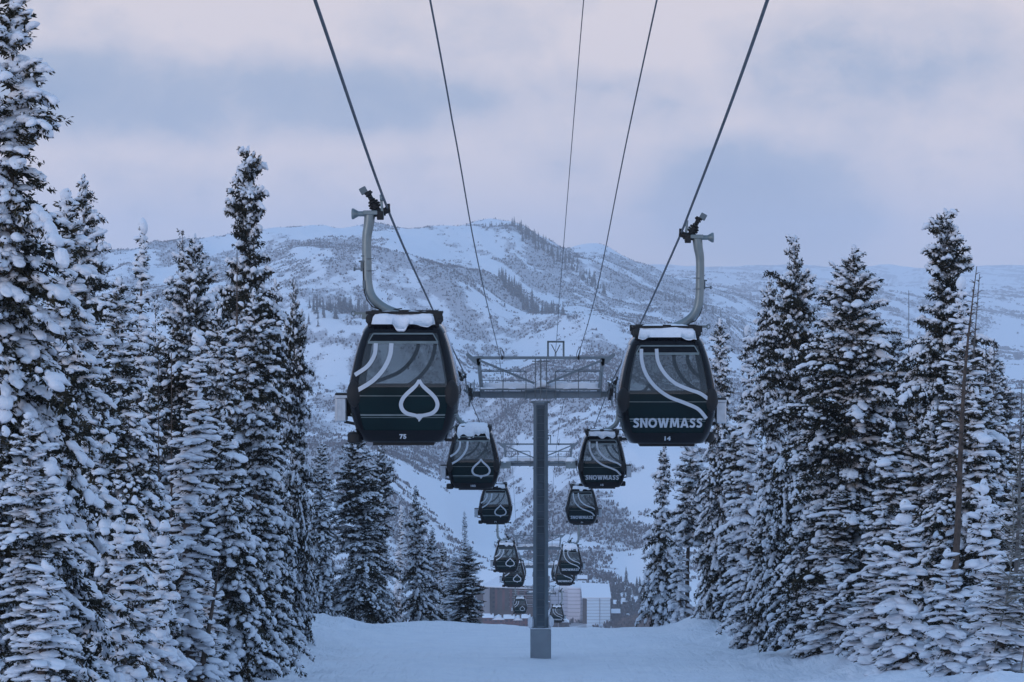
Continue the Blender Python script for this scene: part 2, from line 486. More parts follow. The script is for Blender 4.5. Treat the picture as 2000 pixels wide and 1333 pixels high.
# polar grid
tan_in = np.linspace((-260 - VX)/F, (2260 - VX)/F, 620)
tan_l = -np.geomspace(.72, -tan_in[0]*1.012, 60)
tan_r = np.geomspace(tan_in[-1]*1.012, .72, 60)
tans = np.concatenate([tan_l, tan_in, tan_r])
Ds = np.concatenate([[3, 10, 20, 35, 55], np.arange(70, 236, .7), np.geomspace(238, 1650, 50), np.arange(1670, 5300, 12.0), np.geomspace(5320, 14500, 150)])
TT, DD = np.meshgrid(tans, Ds)
XX = TT * DD
ZZ = ground(XX, DD)
nr, nc = XX.shape
V = np.stack([XX, DD, ZZ], -1).reshape(-1, 3)
idx = np.arange(nr*nc).reshape(nr, nc)
Q = np.stack([idx[:-1, :-1], idx[:-1, 1:], idx[1:, 1:], idx[1:, :-1]], -1).reshape(-1, 4)
me = mesh_np('ground', V, quads=Q)
# how much bare scrub shows through the snow on the far slopes
PXg = VX + TT*F; PYg = HY - ZZ/DD*F
def scrub_density(x, d, px, py):
    """0..1 share of brush; broad patches laid as in the valley, broken up by noise"""
    n_big = fbm(x/260.0, d/300.0, 4, 41); n_mid = fbm(x/75.0, d/85.0, 3, 57)
    base = 0.37
    st = fbm(x/38.0 + d/150.0, d/260.0, 3, 83)
    q = base + (st-.5)*1.9 + (n_big - .5)*1.5 + (n_mid - .5)*2.0
    q = q + (vnoise(x/9.0, d/12.0, 91)-.5)*1.1
    def G(cx, cy, rx, ry, w, rot=0.0):
        c, s_ = math.cos(rot), math.sin(rot)
        u = ((px-cx)*c + (py-cy)*s_)/rx; v = (-(px-cx)*s_ + (py-cy)*c)/ry
        return w*np.exp(-(u*u+v*v))
    for a in ((720, 890, 150, 60, .7), (900, 905, 80, 40, .45), (790, 1010, 40, 40, .4), (1170, 980, 80, 60, .35), (680, 590, 110, 22, .55, .12), (650, 665, 90, 14, .8, .1), (720, 480, 90, 14, .35), (860, 560, 120, 40, .25),
              (1060, 500, 60, 16, .5, .7), (1150, 575, 90, 22, .5, .5), (1040, 560, 50, 20, .4, .5), (1250, 545, 130, 26, .55, .35), (1400, 590, 120, 26, .5, .15),
              (1150, 900, 120, 90, .35), (1040, 700, 160, 30, .3), (1230, 720, 120, 60, .35), (1120, 780, 100, 60, .2),
              (1040, 1020, 60, 60, .35), (1160, 1030, 70, 50, .35), (900, 1060, 60, 18, .45, .5), (870, 850, 60, 40, .2), (820, 720, 140, 60, .15), (640, 760, 60, 90, .3),
              (1600, 640, 120, 30, .4), (1750, 600, 120, 16, .35), (1930, 690, 60, 8, .9), (1940, 718, 90, 5, .8), (1900, 640, 30, 30, .5), (1260, 1222, 50, 14, 1.2), (1000, 500, 30, 30, .1)):
        q = q + G(*a)
    for a in ((895, 1010, 60, 38, 1.0, .7), (940, 1050, 60, 30, .9, .5), (760, 455, 260, 14, .5), (900, 470, 90, 20, .35), (620, 620, 60, 20, .6), (700, 555, 60, 10, .2), (830, 940, 60, 26, .45),
              (1420, 600, 40, 8, .5), (1960, 720, 160, 36, 1.1), (1960, 655, 70, 26, .7), (1420, 545, 60, 10, .5), (960, 780, 40, 16, .3, -.5), (1050, 1120, 120, 30, .6), (1235, 1140, 60, 50, .9), (830, 940, 30, 14, .3)):
        q = q - G(*a)
    return np.clip(q, 0, 1)
scr = scrub_density(XX, DD, PXg, PYg) * sstep(1500, 1700, DD)
at = me.attributes.new('scrub', 'FLOAT', 'POINT')
at.data.foreach_set('value', scr.astype(np.float32).ravel())
far = sstep(300, 1200, DD)
at = me.attributes.new('farness', 'FLOAT', 'POINT')
at.data.foreach_set('value', far.astype(np.float32).ravel())

m, t, b = mat_new('snow_ground')
setp(b, Roughness=.7); b.inputs['Specular IOR Level'].default_value = .2
asc = N(t, 'ShaderNodeAttribute', attribute_name='scrub').outputs['Fac']
afa = N(t, 'ShaderNodeAttribute', attribute_name='farness').outputs['Fac']
co = N(t, 'ShaderNodeTexCoord').outputs['Object']
nf = tnoise(t, .035, 5, .7, vec=co)           # ~30 m clumps
nf2 = tnoise(t, .16, 4, .7, vec=co)           # single bushes
v = mth(t, 'ADD', mth(t, 'MULTIPLY', nf, .45), mth(t, 'MULTIPLY', nf2, .75))
mk = mth(t, 'ADD', v, mth(t, 'MULTIPLY', asc, .55))
mr = N(t, 'ShaderNodeMapRange', interpolation_type='SMOOTHSTEP'); mr.inputs[1].default_value = .78; mr.inputs[2].default_value = 1.02
mr.inputs[3].default_value = 0.0; mr.inputs[4].default_value = .62
Lk(t, mk, mr.inputs[0])
mask = mth(t, 'MULTIPLY', mr.outputs[0], afa)
nn = tnoise(t, .6, 4, .6, vec=co)
sn = ramp(t, nn, [(0.3, (0.77, 0.80, 0.86)), (0.7, (0.84, 0.86, 0.90))])
br = ramp(t, nf2, [(0.35, (0.14, 0.13, 0.15)), (0.7, (0.30, 0.29, 0.33))])
Lk(t, mixc(t, mask, sn, br), b.inputs['Base Color'])
# ski tracks and wind ripples near; lumps far
mp = N(t, 'ShaderNodeMapping'); mp.inputs['Scale'].default_value = (1.6, .16, 1.0); mp.inputs['Rotation'].default_value = (0, 0, .12); Lk(t, co, mp.inputs[0])
tr1 = tnoise(t, 2.2, 3, .6, vec=mp.outputs[0], dist=1.2)
mp2 = N(t, 'ShaderNodeMapping'); mp2.inputs['Scale'].default_value = (.5, .35, 1.0); Lk(t, co, mp2.inputs[0])
tr2 = tnoise(t, 1.4, 5, .62, vec=mp2.outputs[0], dist=.6)
wv = N(t, 'ShaderNodeTexWave'); wv.bands_direction = 'X'; wv.inputs['Scale'].default_value = .55; wv.inputs['Distortion'].default_value = 5.0; wv.inputs['Detail'].default_value = 2; wv.inputs['Detail Scale'].default_value = .12
mp3 = N(t, 'ShaderNodeMapping'); mp3.inputs['Scale'].default_value = (1.0, .10, 1.0); mp3.inputs['Rotation'].default_value = (0, 0, -.1); Lk(t, co, mp3.inputs[0]); Lk(t, mp3.outputs[0], wv.inputs['Vector'])
trk = mth(t, 'MULTIPLY', mth(t, 'POWER', wv.outputs['Fac'], 6.0), mth(t, 'GREATER_THAN', tnoise(t, .16, 2, vec=co), .5))
hgt = mth(t, 'ADD', mth(t, 'ADD', mth(t, 'MULTIPLY', tr1, .2), tr2), mth(t, 'MULTIPLY', trk, -.05))
bump(t, b, hgt, .8, .42)
M['ground'] = m
g = link_mesh('ground', me, m); tag(g, kind='structure')

# wall of the far air behind everything is the sky itself; brush that stands on the slopes:
rng = np.random.RandomState(5)
def scatter_brush(name, n, pxr, dr, thr, hr, mat, seed, dens_fn, spread=1.0, kdir=6, label=None):
    r = np.random.RandomState(seed)
    px = r.uniform(*pxr, n); d = (r.uniform(dr[0]**.2, dr[1]**.2, n))**5
    x = (px - VX)/F*d; z = ground(x, d); py = HY - z/d*F
    q = dens_fn(x, d, px, py)
    keep = r.rand(n) < sstep(thr[0], thr[1], q)
    x, d, z = x[keep], d[keep], z[keep]; m_ = len(x)
    h = r.uniform(*hr, m_) * (0.6 + .8*r.rand(m_))
    w = h * r.uniform(.5, 1.1, m_) * spread
    # each bush: kdir leaning slivers fanning out of the ground
    ang = r.rand(m_, kdir)*2*np.pi; lean = r.rand(m_, kdir)
    tipx = x[:, None] + np.cos(ang)*lean*w[:, None]; tipy = d[:, None] + np.sin(ang)*lean*w[:, None]
    tipz = z[:, None] + h[:, None]*(1 - .45*lean**2)*r.uniform(.6, 1, (m_, kdir))
    bx = x[:, None] + np.cos(ang)*lean*w[:, None]*.45; by = d[:, None] + np.sin(ang)*lean*w[:, None]*.45
    a2 = r.rand(m_, kdir)*2*np.pi; hw = w[:, None]*.34
    v0 = np.stack([bx+np.cos(a2)*hw, by+np.sin(a2)*hw, np.repeat(z[:, None]-.4, kdir, 1)], -1)
    v1 = np.stack([bx-np.cos(a2)*hw, by-np.sin(a2)*hw, np.repeat(z[:, None]-.4, kdir, 1)], -1)
    v2 = np.stack([tipx+np.cos(a2)*hw*.5, tipy+np.sin(a2)*hw*.5, tipz], -1)
    v3 = np.stack([tipx-np.cos(a2)*hw*.4, tipy-np.sin(a2)*hw*.4, tipz*1.0 - .3*h[:, None]*.2], -1)
    V = np.stack([v0, v1, v3, v2], 2).reshape(-1, 3)
    q_ = np.arange(len(V)).reshape(-1, 4)
    o = link_mesh(name, mesh_np(name, V, quads=q_, smooth=False), mat)
    tag(o, label, 'brush', kind='stuff')
    return o
m, t, b = mat_new('frosted_brush'); setp(b, Roughness=.85)
n = tnoise(t, .25, 3, .6)
Lk(t, ramp(t, n, [(0.3, (0.035, 0.03, 0.036)), (0.5, (0.075, 0.065, 0.075)), (0.75, (0.20, 0.19, 0.22))]), b.inputs['Base Color'])
M['brush'] = m
scatter_brush('mountain_brush', 430000, (-150, 2150), (1900, 6400), (.12, .95), (.9, 2.9), M['brush'], 3, scrub_density, kdir=3, label='grey frosted oak brush speckling the far snowy mountainsides')
scatter_brush('distant_brush', 60000, (1150, 2150), (6400, 12500), (.3, 1.0), (2.5, 7.0), M['brush'], 4, scrub_density, 1.6, label='faint dark brush and woods on the farthest hazy hills')
def valley(x, d, px, py):
    return np.clip(np.exp(-((px-1245)/70)**2)*1.3 + .35*fbm(x/30, d/40, 3, 77), 0, 1) * (d < 1740)
m, t, b = mat_new('bare_brown_brush'); setp(b, Roughness=.85)
n = tnoise(t, .25, 3, .6)
Lk(t, ramp(t, n, [(0.3, (0.09, 0.07, 0.07)), (0.7, (0.20, 0.155, 0.15))]), b.inputs['Base Color'])
M['brush_brown'] = m
# ------------------------------------------------------------------ trees
def ico(sub, seed, amp):
    bm = bmesh.new(); bmesh.ops.create_icosphere(bm, subdivisions=sub, radius=1.0)
    V = np.array([v.co[:] for v in bm.verts]); T = np.array([[v.index for v in f.verts] for f in bm.faces])
    bm.free()
    r = np.random.RandomState(seed)
    k = r.randn(5, 3)*1.7; ph = r.rand(5)*6.28
    d = sum(np.sin(V @ k[i] + ph[i]) for i in range(5)) / 5
    k = r.randn(4, 3)*3.4; ph = r.rand(4)*6.28
    d = d + .45*sum(np.sin(V @ k[i] + ph[i]) for i in range(4)) / 4
    V = V * (1 + amp*d)[:, None]
    V[:, 2] = np.where(V[:, 2] < 0, V[:, 2]*.55, V[:, 2])       # flat underside
    return V, T
BL1 = [ico(2, s, .55) for s in range(8)]
BL2 = [ico(3, s+20, .5) for s in range(8)]
def unit(v): return v / np.maximum(np.linalg.norm(v, axis=-1, keepdims=True), 1e-9)
def build_blobs(C, DIR, S, rng, big=.22):
    """C centres (n,3), DIR unit directions (n,3), S sizes (n,3) along / across / up"""
    side = unit(np.cross(DIR, np.array([0, 0, 1.0]) + 1e-4*rng.randn(len(C), 3)))
    up = np.cross(side, DIR)
    Vs, Ts, n = [], [], 0
    pick = rng.randint(0, 8, len(C)); isbig = S[:, 0] > big
    flip = rng.choice([-1, 1], len(C))
    for set_, sel in ((BL1, ~isbig), (BL2, isbig)):
        for k in range(8):
            ii = np.where(sel & (pick == k))[0]
            if not len(ii): continue
            V, T = set_[k]
            loc = V[None]*S[ii][:, None, :] * np.array([1, 1, 1.0])
            loc[..., 1] *= flip[ii][:, None]
            Wp = C[ii][:, None, :] + loc[..., 0:1]*DIR[ii][:, None] + loc[..., 1:2]*side[ii][:, None] + loc[..., 2:3]*up[ii][:, None]
            TT_ = np.broadcast_to(T[None], (len(ii),)+T.shape).copy()
            neg = flip[ii] < 0
            TT_[neg] = TT_[neg][..., ::-1]
            TT_ = TT_ + (np.arange(len(ii))*len(V))[:, None, None] + n
            Vs.append(Wp.reshape(-1, 3)); Ts.append(TT_.reshape(-1, 3)); n += len(ii)*len(V)
    return np.concatenate(Vs), np.concatenate(Ts)
def build_needles(Pn, Dn, Sz, rng, k=9, w=.34, wood=True):
    n = len(Pn)
    d = Dn[:, None]*rng.uniform(.4, 1.1, (n, k, 1)) + rng.randn(n, k, 3)*.55 + np.array([0, 0, -.28])
    d = unit(d)
    L = Sz[:, None, None]*rng.uniform(.55, 1.25, (n, k, 1))
    base = Pn[:, None] + rng.randn(n, k, 3)*Sz[:, None, None]*.28
    s = unit(np.cross(d, rng.randn(n, k, 3)))*L*w*.5
    mid = base + d*L*.45
    v = np.stack([base, mid+s, base+d*L, mid-s], 2).reshape(-1, 3)
    return v, np.arange(len(v)).reshape(-1, 4)

def conifer(seed, H=18., R=2.6, bare=.06, power=.8, snow=.85, blob=.15, nd=9, nsize=.20, step=.30, per=6, rag=.3, droop=.5, up=.35, pillow=.12, gaps=0, lean=0., tip=True, skew=0.):
    """returns (trunk, needles, snow) meshes of one snow-laden spruce"""
    rng = np.random.RandomState(seed)
    fp, fd, fs, sc_, sd, ss = [], [], [], [], [], []
    twigs = MB()
    z = H*bare
    az0 = rng.rand()*6.28
    lob = rng.rand(3)*6.28
    gapz = [(rng.uniform(.15, .75)*H, rng.rand()*6.28) for _ in range(gaps)]
    wob = lambda zz: np.array([math.sin(zz*.35+lob[0])*.10 + lean*zz/H, math.cos(zz*.31+lob[1])*.10, 0.])
    layer = 0
    lay_r = 1.0
    while z < H*.985:
        t = (z - H*bare)/(H*(1-bare)); u = 1 - t
        prof = R*(u**power)*(1 - .35*math.exp(-(t/.07)**2))
        if rng.rand() < .34: lay_r = rng.uniform(1-rag*1.0, 1+rag*.45)
        npb = max(3, int(per*(.45+.55*u)))
        for k in range(npb):
            az = az0 + 6.283*k/npb + rng.uniform(-.45, .45)
            L = prof*lay_r*rng.uniform(1-rag, 1+rag*.3)*(1+.16*math.sin(az*2+lob[2]+z*.5)+skew*math.cos(az))
            if rng.rand() < rag*.22: L *= rng.uniform(1.1, 1.4)
            for gz_, ga in gapz:
                if abs(z-gz_) < H*.045 and math.cos(az-ga) > .25: L *= .35
            L = max(L, .16)
            pitch = up*(t**1.2)*1.3 + .12 - droop*(u)*.50 + rng.uniform(-.34, .34)
            dirh = np.array([math.cos(az), math.sin(az), 0.])
            side = np.array([-math.sin(az), math.cos(az), 0.])
            sp = .20
            n = max(2, int(L/sp)+1)
            zz = z + rng.uniform(-.28, .28)
            o = wob(zz) + np.array([0, 0, zz])
            s_on = rng.rand() < snow*(.36+1.3*float(vnoise(az*1.5+lob[0], z*.8, seed)))
            dr = droop*rng.uniform(.4, 1.6)
            pts = []
            for i in range(n):
                f = (i+.6)/n; r_ = f*L
                pz = math.sin(pitch)*r_ - dr*.40*(r_/max(R*.8, .6))*r_ + .05*r_*math.sin(f*3.2)
                p = o + dirh*r_*math.cos(pitch*.8) + np.array([0, 0, pz]) + side*math.sin(f*2+az*3)*.07*L
                pts.append(p)
            if L > .9 and layer % 2 == 0 and k % 2 == 0:
                twigs.tube([tuple(o)]+[tuple(pts[i]) for i in sorted({n//2, n-1})], [.035, .022, .008], 4, cap=False)
            for i, p in enumerate(pts):
                f = (i+.6)/n
                nxt = pts[min(i+1, n-1)] - pts[max(i-1, 0)]
                d = unit(nxt) if np.linalg.norm(nxt) > 0 else dirh
                fp.append(p); fd.append(d); fs.append(nsize*(1.0-.15*f))
                wl = L*.38*(1-f*.75)*(1 if f > .15 else .5)
                nb = blob*(.85+.75*rng.rand())*(.95+.25*(1-f)) * (.55+.45*min(1, L/1.0))
                if s_on and rng.rand() < .78:
                    sc_.append(p+np.array([0, 0, nb*rng.uniform(.1, .7)])); sd.append(unit(d+rng.randn(3)*.12)); ss.append((nb*rng.uniform(1.1, 1.7), nb*rng.uniform(.8, 1.1), nb*rng.uniform(.6, .9)))
                for sg in (-1, 1):
                    m_ = int(wl/.19)
                    for j in range(m_):
                        q = p + (side*sg*.85 + d*.5)*(j+1)*.19 + np.array([0, 0, -.045*(j+1)**1.3 + rng.uniform(-.04, .04)])
                        dd = unit(side*sg*.8+d*.6+np.array([0, 0, -.25]))
                        fp.append(q); fd.append(dd); fs.append(nsize*rng.uniform(.7, 1.0))
                        if rng.rand() < .26*snow:
                            nb3 = blob*rng.uniform(.22, .5)
                            sc_.append(q+dd*.09+np.array([rng.uniform(-.08, .08), rng.uniform(-.08, .08), .04])); sd.append(unit(dd+rng.randn(3)*.5)); ss.append((nb3*rng.uniform(1, 1.9), nb3, nb3*.8))
                        if s_on and rng.rand() < .46:
                            nb2 = blob*rng.uniform(.5, 1.05)
                            sc_.append(q+np.array([0, 0, nb2*.4])); sd.append(unit(dd+rng.randn(3)*.35+np.array([0, 0, -.25]))); ss.append((nb2*rng.uniform(.9, 1.4), nb2, nb2*rng.uniform(.7, 1.1)))
            if s_on and L > .5 and rng.rand() < pillow:      # a big pillow of snow near the bough's end
                i = int(n*rng.uniform(.55, .95)); p = pts[min(i, n-1)]
                nb = blob*rng.uniform(1.4, 2.3)*min(1.2, .6+L*.3)
                sc_.append(p+np.array([0, 0, nb*.25])); sd.append(unit(dirh+np.array([0, 0, -.35]))); ss.append((nb*1.25, nb, nb*.7))
                sc_.append(p+dirh*nb*.7+side*rng.uniform(-.5, .5)*nb+np.array([0, 0, -nb*.1])); sd.append(unit(dirh+np.array([0, 0, -.8]))); ss.append((nb*.8, nb*.65, nb*.5))
        az0 += 2.4; layer += 1
        z += step*(.75+.5*rng.rand())*(.7+.5*u)
    if tip:
        q = wob(H)
        for i in range(5):
            p = q+np.array([0, 0, H*.985+i*.16-.25]); fp.append(p); fd.append(np.array([0, 0, 1.])); fs.append(nsize*.8)
        b = blob*1.15
        sc_.append(q+np.array([0, 0, H+.15])); sd.append(np.array([0.05, 0, 1.])); ss.append((b*1.7, b*.9, b*.9))
        sc_.append(q+np.array([b*.3, 0, H-.25])); sd.append(np.array([0.1, 0, 1.])); ss.append((b*1.3, b, b*.9))
    fp, fd, fs = map(np.array, (fp, fd, fs)); sc_, sd, ss = map(np.array, (sc_, sd, ss))
    vn, qn = build_needles(fp, fd, fs, rng, nd)
    vs, ts = build_blobs(sc_, unit(sd), ss, rng)
    tk = MB()
    zs = np.linspace(-.6, H*.97, 14)
    tk.tube([tuple(wob(max(0, q))+np.array([0, 0, q])) for q in zs], [max(.02, (.055+.0095*H)*(1-q/H)**.8) if q > 0 else .055+.011*H for q in zs], 10)
    tk.v += [(v[0], v[1], v[2]) for v in twigs.v]; tk.f += [tuple(i+tk.n for i in f) for f in twigs.f]; tk.n += len(twigs.v)
    mt = bpy.data.meshes.new('trunk'); mt.from_pydata([tuple(p) for p in tk.v], [], tk.f); mt.materials.append(M['bark'])
    mn = mesh_np('needles', vn, quads=qn, smooth=False); mn.materials.append(M['needles'])
    ms = mesh_np('snow', vs, tris=ts); ms.materials.append(M['snow_tree'])
    return mt, mn, ms, H, R

def dead_tree(seed, H=12., r0=.09, twig=.45, n=60, crook=.0, branchy=.25, snow=True):
    rng = np.random.RandomState(seed)
    a = MB(); s = MB()
    zs = np.linspace(-.5, H, 12)
    off = lambda q: (crook*math.sin(q*.5)*.4 + .02*q*crook, crook*.3*math.cos(q*.4), q)
    a.tube([off(q) for q in zs], [max(.012, r0*(1-max(q, 0)/H)**.8) for q in zs], 8)
    for i in range(n):
        q = H*rng.uniform(branchy, .99); az = rng.rand()*6.283; L = twig*(1.15-q/H)*rng.uniform(.5, 1.6)+.08
        o = Vector(off(q)); d = Vector((math.cos(az), math.sin(az), rng.uniform(-.1, .5)))
        m_ = o+d*L*.5+Vector((0, 0, .03)); e = o+d*L+Vector((rng.uniform(-.1, .1)*L, 0, rng.uniform(-.1, .25)*L))
        a.tube([tuple(o), tuple(m_), tuple(e)], [.018+.01*L, .012, .005], 4, cap=False)
        for _ in range(int(L*3)):
            f = rng.uniform(.3, 1); p = o.lerp(e, f)
            d2 = Vector((math.cos(az+rng.uniform(-1, 1)), math.sin(az+rng.uniform(-1, 1)), rng.uniform(-.2, .6)))*L*.4
            a.tube([tuple(p), tuple(p+d2)], [.008, .003], 3, cap=False)
    return a, H

def place(root_name, protos, px, py, D, halfw, proto, label, cat, group=None, rz=None, base=None, fix=None):
    """stand a copy of a prototype tree so that its tip is seen at (px, py)"""
    halfw *= {'near': 1.05, 'near2': 1.1, 'young': 1.1, 'thin': 1.0, 'spire': 1.15, 'dark': 1.05}.get(proto, 1.27 if D < 150 else 1.15)
    x, y, zt = P(px, py, D)
    zb = gz(x, y)
    h = zt - zb
    if proto in ('slim', 'slim2', 'broad', 'broad2', 'tall') and h < 10.5:
        proto = ('mid', 'mid2')[int(px) % 2]
    if proto in ('mid', 'mid2', 'near2') and h < 5.5: proto = 'young'
    mt, mn, ms, H, R = protos[proto]
    root = empty(root_name, (x, y, zb))
    root.rotation_euler = (0, 0, rz if rz is not None else (px*1.7+D) % 6.28)
    sx = halfw/R
    root.scale = (sx, sx, h/H)
    tag(root, label, cat, group)
    link_mesh('trunk', mt, None, root)
    link_mesh('needles', mn, None, root)
    link_mesh('snow_cover', ms, None, root)
    return root

PR = {
 'near':   conifer(101, H=16, R=2.3, bare=.02, power=0.52, snow=0.98, blob=0.105, nd=14, nsize=.15, step=0.21, per=9, rag=0.45, droop=1.5, up=.3, pillow=0.16),
 'near2':  conifer(102, H=14, R=1.9, bare=.04, power=0.45, snow=.90, blob=.11, nd=13, nsize=.15, step=.24, per=7, rag=.5, droop=.9, up=.4, pillow=.12, gaps=2),
 'broad':  conifer(103, H=17, R=3.0, bare=.04, power=0.46, snow=0.88, blob=0.105, nd=14, nsize=.17, step=0.24, per=10, rag=0.42, droop=0.75, up=.45, pillow=.10, gaps=3),
 'broad2': conifer(104, H=17, R=3.0, bare=.05, power=0.4, snow=0.88, blob=0.1, nd=14, nsize=.18, step=0.24, per=10, rag=0.48, droop=0.7, up=.5, pillow=.10, gaps=4, skew=.1),
 'tall':   conifer(105, H=18, R=2.4, bare=.10, power=0.36, snow=0.82, blob=0.105, nd=15, nsize=.18, step=0.25, per=9, rag=0.45, droop=0.7, up=.4, pillow=.10, gaps=3),
 'spire':  conifer(106, H=13, R=1.0, bare=.02, power=0.6, snow=.92, blob=.12, nd=10, nsize=.14, step=.27, per=7, rag=0.28, droop=.7, up=.1, pillow=.12),
 'slim':   conifer(107, H=15, R=1.9, bare=.03, power=0.45, snow=0.98, blob=0.105, nd=14, nsize=.17, step=0.25, per=9, rag=0.36, droop=1.1, up=.3, pillow=.16, gaps=1),
 'slim2':  conifer(108, H=15, R=1.9, bare=.04, power=0.43, snow=0.95, blob=0.1, nd=14, nsize=.16, step=0.25, per=9, rag=0.42, droop=0.9, up=.35, pillow=.10, gaps=2, lean=.2),
 'thin':   conifer(109, H=14, R=1.0, bare=.10, power=0.5, snow=.5, blob=.08, nd=7, nsize=.16, step=.34, per=5, rag=.5, droop=.3, up=.4, pillow=.04, gaps=3, tip=False),
 'bare':   conifer(110, H=13, R=1.9, bare=.46, power=0.35, snow=.85, blob=0.12, nd=11, nsize=.18, step=.27, per=7, rag=.32, droop=.5, up=.35, pillow=.2),
 'mid':    conifer(113, H=8.5, R=1.5, bare=.02, power=.6, snow=.92, blob=0.1, nd=14, nsize=.17, step=.24, per=9, rag=.38, droop=1.2, up=.3, pillow=.2, gaps=1),
 'mid2':   conifer(114, H=8.5, R=1.5, bare=.02, power=.55, snow=0.92, blob=0.095, nd=14, nsize=.17, step=.24, per=9, rag=.45, droop=0.9, up=.4, pillow=.15, gaps=2),
 'young':  conifer(111, H=5, R=.85, bare=.02, power=0.55, snow=.97, blob=.12, nd=9, nsize=.14, step=.24, per=6, rag=.3, droop=.9, up=.2, pillow=.5),
 'dark':   conifer(112, H=12, R=1.6, bare=.04, power=0.38, snow=.42, blob=.12, nd=14, nsize=.19, step=.25, per=8, rag=.3, droop=.4, up=.4, pillow=.12),
}
# (px, py of the tip, distance, half width m, prototype, label)
T_LEFT = [
 (22, -14, 56, 2.15, 'near', 'huge near spruce on the left edge of the photo, boughs buried in thick snow pillows'),
 (122, 392, 62, 1.75, 'near2', 'big snow-heavy spruce just right of the huge left-edge spruce, rounded white tip'),
 (163, 360, 86, 1.15, 'slim2', 'sparse pointed spruce with thin snowy twigs, peeking over the big spruces at far left'),
 (232, 556, 78, 1.25, 'slim', 'snow-capped spruce with a rounded hooded tip, left of the narrow white spire'),
 (277, 452, 97, 0.95, 'spire', 'narrow spire fir with evenly stacked snow shelves and white cap against the left hillside'),
 (375, 474, 103, 1.75, 'broad', 'full snowy spruce left of the tallest spruce, its tip just below the hazy hill line'),
 (350, 450, 128, 0.8, 'thin', 'scraggly thin spruce with a bare spike, behind the full spruce left of the tallest'),
 (482, 303, 116, 1.35, 'tall', 'tallest old spruce of the left stand, dark clumpy crown high above its neighbours'),
 (432, 618, 95, 1.05, 'slim', 'slender snowy spruce in front of the foot of the tallest left spruce'),
 (492, 578, 99, 1.35, 'slim2', 'snowy spruce on the right front of the tallest left spruce, tip below its crown'),
 (535, 556, 134, 1.0, 'slim2', 'spruce with rounded top behind the right edge of the left stand'),
 (577, 560, 128, .95, 'broad2', 'broad dark-boughed spruce closing the right edge of the tall left stand'),
 (374, 672, 84, 1.15, 'spire', 'narrow white-laden fir below the full spruce of the left stand'),
 (305, 577, 112, 0.7, 'thin', 'bare thin-topped spruce between the white spire and the full spruce'),
 (205, 690, 70, 1.2, 'slim', 'snow-plastered spruce at left, its tip under the hooded spruce'),
 (290, 760, 82, 1.1, 'slim2', 'snowy spruce right below the narrow white spire'),
 (440, 820, 92, 1.25, 'slim', 'snow-plastered spruce in the middle of the left stand beside the leaning bare trunk'),
 (528, 800, 118, 1.1, 'broad', 'full snowy spruce at the right foot of the left stand beside the piste'),
 (142, 988, 58, .95, 'young', 'young fir buried under round snow lumps at the lower left corner'),
 (325, 1042, 74, .85, 'young', 'young fir with a pointed white snow hat in front of the left stand'),
 (232, 1040, 66, .9, 'young', 'young fir with fat snow pillows between two other young firs at lower left'),
 (270, 1125, 70, .9, 'young', 'small snowed-in fir close to the bottom edge at left'),
 (405, 1130, 86, .85, 'young', 'small snowed-in fir at the foot of the leaning bare trunk'),
 (420, 1000, 96, 1.2, 'slim2', 'snowy spruce right beside the leaning bare trunk by the piste edge'),
 (490, 960, 108, 1.2, 'slim', 'snow-laden spruce at the piste edge, right-hand foot of the left stand'),
 (60, 820, 50, 1.1, 'near2', 'snow-crusted spruce low on the left edge in front of the huge one'),
 (95, 1120, 49, .9, 'young', 'lump-covered fir at the very bottom left corner'),
 (628, 868, 166, 1.15, 'slim', 'pale snowy spruce standing alone in the gap between the left stand and the twin spruces'),
 (697, 845, 167, 1.9, 'broad', 'left one of the broad twin spruces under the cabin with number 75'),
 (742, 872, 172, 1.45, 'broad2', 'right one of the broad twin spruces under the cabin with number 75'),
 (782, 995, 182, .6, 'spire', 'thin white spire right behind the twin spruces'),
 (813, 962, 174, 1.1, 'slim', 'pointed snowy spruce right of the twin spruces'),
 (843, 1040, 176, 1.0, 'slim2', 'smaller pointed spruce right of the pointed snowy one, in the row at the crest'),
 (866, 1068, 180, .95, 'slim', 'short snowy spruce in the row at the crest, second left of the dark bushy tree'),
 (884, 1085, 178, .9, 'spire', 'short narrow spruce touching the dark bushy tree at the crest'),
 (907, 1006, 178, .55, 'spire', 'thin white spire rising out behind the dark bushy tree at the crest'),
 (913, 1068, 170, 1.15, 'dark', 'dark bushy spruce with little snow and short bare trunk, beside the brown hotel'),
]
